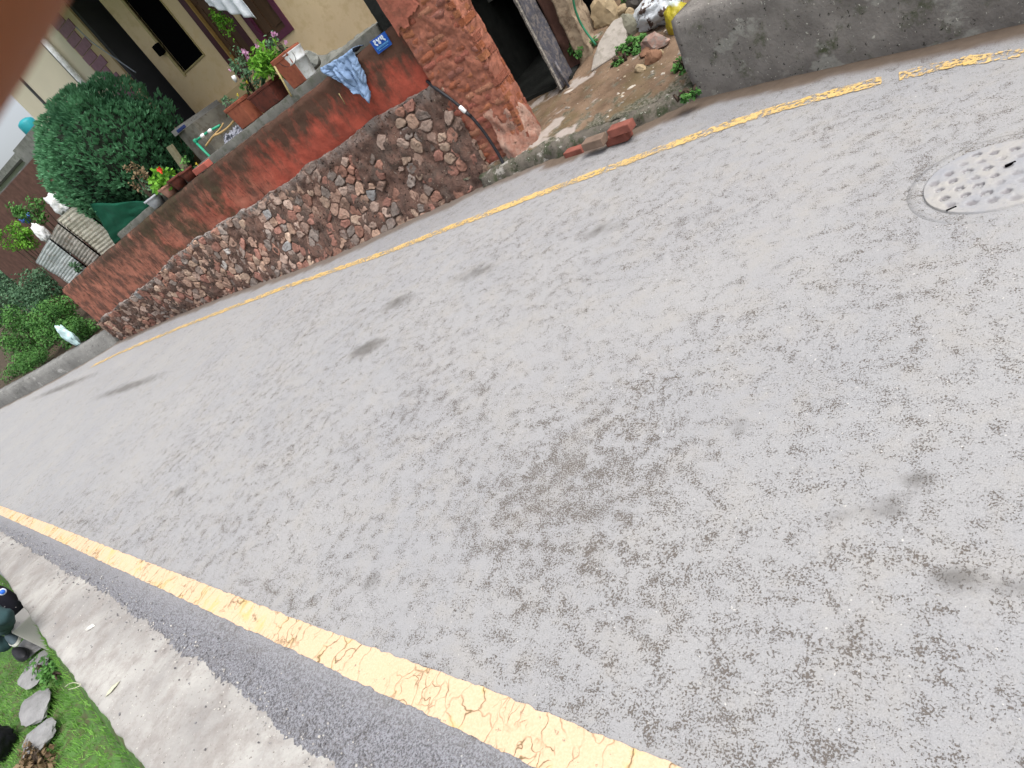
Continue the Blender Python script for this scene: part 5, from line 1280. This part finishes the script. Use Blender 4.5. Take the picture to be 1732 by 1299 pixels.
# jacket as its own garment shell
skin_body('jacket', [(hip+Vector((0,0,.0)),.165),(hip+Vector((0,0,.2)),.155),(hip+Vector((0,0,.40)),.17),(hip+Vector((0,0,.53)),.10),(hip+Vector((0,-.20,.47)),.070),(hip+Vector((.02,-.25,.20)),.060),(hip+Vector((.11,-.205,.01)),.046),(hip+Vector((0,.20,.47)),.070),(hip+Vector((.02,.25,.20)),.060),(hip+Vector((.11,.205,.01)),.046)],
          [(0,1),(1,2),(2,3),(2,4),(4,5),(5,6),(2,7),(7,8),(8,9)], JACK, per)
hd = MB(); vs_, fs_ = ico(4); hc = hip + Vector((.03,0,.74)); out = []
for v in vs_:
    x, y, z = v; k_ = Vector((x*.098, y*.078, z*.118)); k_.x += .012*max(0, x)*(1-abs(z)) 
    if x > .75 and abs(y) < .22 and -.25 < z < .1: k_.x += .02
    if x > .7 and .12 < abs(y) < .45 and .02 < z < .2: k_.x -= .008
    if z < -.5: k_.x += .008; k_.y *= .85
    out.append(hc+k_)
hd.add(out, fs_, 0, (.5,.5,.5), True)
for s_ in (-1, 1): hd.rock(hc+Vector((-.005, s_*.078, -.005)), (.018,.009,.03), seed=5, sub=2)
hd.build('head', SKIN, per)
ha = MB(); out = [hc + Vector((v.x*.105-.010, v.y*.086, v.z*.122+.012)) for v in vs_]
keep = [f_ for f_ in fs_ if all(not (vs_[i].x > .25 and vs_[i].z < .42) and vs_[i].z > -.35 for i in f_)]
ha.add(out, keep, 0, (.5,.5,.5), True); ha.build('hair', simple('black_hair', (.01,.009,.008), .7), per)
for s_ in (-1, 1):
    b_ = hip + Vector((.12, s_*.20, -.02)); pj = [(b_,.026),(b_+Vector((.02,0,-.05)),.030),(b_+Vector((.025,0,-.09)),.026)]; pe = [(0,1),(1,2)]
    for k_, (oy, ln) in enumerate(((-.030,.060),(-.010,.075),(.010,.070),(.028,.055))):
        i0 = len(pj); pj += [(b_+Vector((.03,oy,-.10)),.010),(b_+Vector((.045,oy,-.10-ln*.5)),.009),(b_+Vector((.035,oy,-.10-ln)),.0075)]; pe += [(2,i0),(i0,i0+1),(i0+1,i0+2)]
    i0 = len(pj); pj += [(b_+Vector((.045,-s_*.035,-.05)),.011),(b_+Vector((.065,-s_*.045,-.085)),.009)]; pe += [(1,i0),(i0,i0+1)]
    skin_body('hand', pj, pe, SKIN, per, 1)
def shoe(an, ground, yaw, mat, sole, nm):
    mb = MB(); vs_, fs_ = ico(3); out = []; rz = Matrix.Rotation(R(yaw), 3, 'Z'); zb = ground
    for v in vs_:
        x = v.x*.145; wy = .048*(1 - .25*max(0, -v.x)) ; h_ = .055 if v.x > .1 else .075
        p = Vector((x+.06, v.y*wy, max(-.0, v.z)*h_ + .02)); out.append(Vector((an.x, an.y, zb)) + rz @ p)
    mb.add(out, fs_, 0, (.5,.5,.5), True); o = mb.build('shoe', mat, per)
    mb = MB(); pts = []
    for k_ in range(24):
        a = k_*2*math.pi/24; pts.append(Vector((an.x, an.y, zb)) + rz @ Vector((math.cos(a)*.15+.06, math.sin(a)*.052, .024)))
    mb.prism(pts, (0,0,-.024)); s_ = mb.build('sole', sole, per); s_.parent = o
shoe(an1, FT.z, -5, simple('dark_shoe', (.02,.02,.025), .6), BLACKR, 'a'); shoe(an2, F2.z, -15, simple('grey_teal_shoe', (.07,.10,.12), .7), simple('white_sole', (.6,.6,.57), .7), 'b')
q = random.Random(99); mb = MB()
for i in range(1100):
    x = q.uniform(-6, 2.6); yy = slab_in(x) + q.gauss(.05, .05)
    if q.random() < .12: yy = slab_in(x) - q.uniform(0, .4)
    s_ = q.uniform(.0025, .0065); c_ = q.choice([(.12,.115,.12),(.2,.2,.21),(.32,.31,.30),(.45,.43,.40)])
    mb.rock((x, yy, road_z(x, yy) + .006 + (.012 if yy < slab_in(x) else 0)), (s_*1.3, s_, s_*.8), seed=i, sub=1, tint=c_)
struct(mb, 'gravel', bpy.data.materials['mixed_gravel'], 'stuff')
# litter and small things
def flatleaf(px, py, z, L, wd_, ang, mat, label, name='fallen_leaf'):
    p = atZ(px, py, z); mb = MB()
    def f(a, b):
        t = a*2-1; h = wd_*(1-abs(t)**1.6)*(b*2-1); x, y = t*L, h; c_, s_ = math.cos(R(ang)), math.sin(R(ang))
        return (p.x+x*c_-y*s_, p.y+x*s_+y*c_, z+.002+.006*abs(b*2-1)*(1-t*t)+.005*fbm(a*4,b*4))
    grid(12, 6, f, True, mb); o = one(mb, name, mat, label, 'leaf', (p.x,p.y,z)); o.modifiers.new('S','SOLIDIFY').thickness = .001
PALEL = simple('pale_dry_leaf', (.46,.46,.34), .8, .15)
flatleaf(191,1166,.022,.045,.018,70,PALEL,'pale curled leaf lying on the concrete pavement')
flatleaf(153,1062,.02,.05,.022,20,simple('white_scrap', (.5,.49,.46), .8),'whitish scrap stuck on the upper pavement','scrap')
mb = MB(); mb.tube(smooth([atZ(137,1158,.05), atZ(127,1154,.06), atZ(117,1156,.03), atZ(110,1162,-.02)]), .0025, 5); mb.tube(smooth([atZ(135,1160,.05), atZ(126,1164,.04), atZ(116,1166,.0)]), .0025, 5)
one(mb, 'straw', PALEL, 'pale bent straws hanging over the pavement edge above the grass', 'straw', tuple(atZ(137,1158,.05)))
sack(4, 1262, -5.66, (.16,.14,.15), simple('dark_lump_black', (.008,.008,.012), .6), 'dark_lump', 'black lump added in the bottom left corner, standing in for an unidentified blurred object', 'dark lump', 17) if False else None
P = hit(-16, 1262, lambda x, y: low_z(x, y)+.12); mb = MB(); out = []  # made-up black lump in place of an unidentified dark blur near the lens
for v in vs_:
    m_ = 1+.2*fbm(v.x*2, v.y*2, v.z*2); out.append(P + Vector((v.x*.15*m_, v.y*.13*m_, v.z*.14*m_)))
mb.add(out, ico(4)[1], 0, (.5,.5,.5), True) if len(out) == len(ico(4)[0]) else None
one(mb, 'dark_lump', simple('dark_lump_black', (.008,.008,.012), .6), 'black lump added in the bottom left corner, standing in for an unidentified blurred object', 'dark lump', tuple(P))
bush(hit(70,1290,low_z)+Vector((0,0,.06)), (.30,.14,.10), 500, 'dry brownish weeds at the lower end of the stone row', DRYL, seed=51, size=.05, name='weeds')
bush(hit(95,1140,low_z)+Vector((0,0,.05)), (.5,.08,.08), 700, 'dark green weeds growing along the pavement drop', BUSHM, seed=52, size=.04, name='weeds')

# ------------------------------------------------------------------ fingertip close to the lens
fin = MB(); dep = .034
def cpt(px, py, d): r = c2w(Vector((px-CX, py-CY, F)))/F; return CAM + r*d
axd = (cpt(-160+.49*-100, -9+.87*100, dep) - cpt(-160, -9, dep)).normalized()
mid_ = cpt(-240, -54, dep); prof = []
Lp = [(-.060,.0092),(-.045,.0090),(-.030,.0086),(-.022,.0082),(-.010,.0080),(0,.0080),(.006,.0078),(.012,.0070),(.016,.0056),(.0185,.0038),(.020,.0015)]
fin.lathe(mid_, [(r_, h_) for h_, r_ in Lp], 32, axis=axd)
ft_ = thing('person', 'blurred reddish brown fingertip very close, filling the top left corner', 'person', tuple(mid_)); fin.build('finger', SKIN, ft_)
for o in bpy.data.objects:
    if '_base' in o: del o['_base']
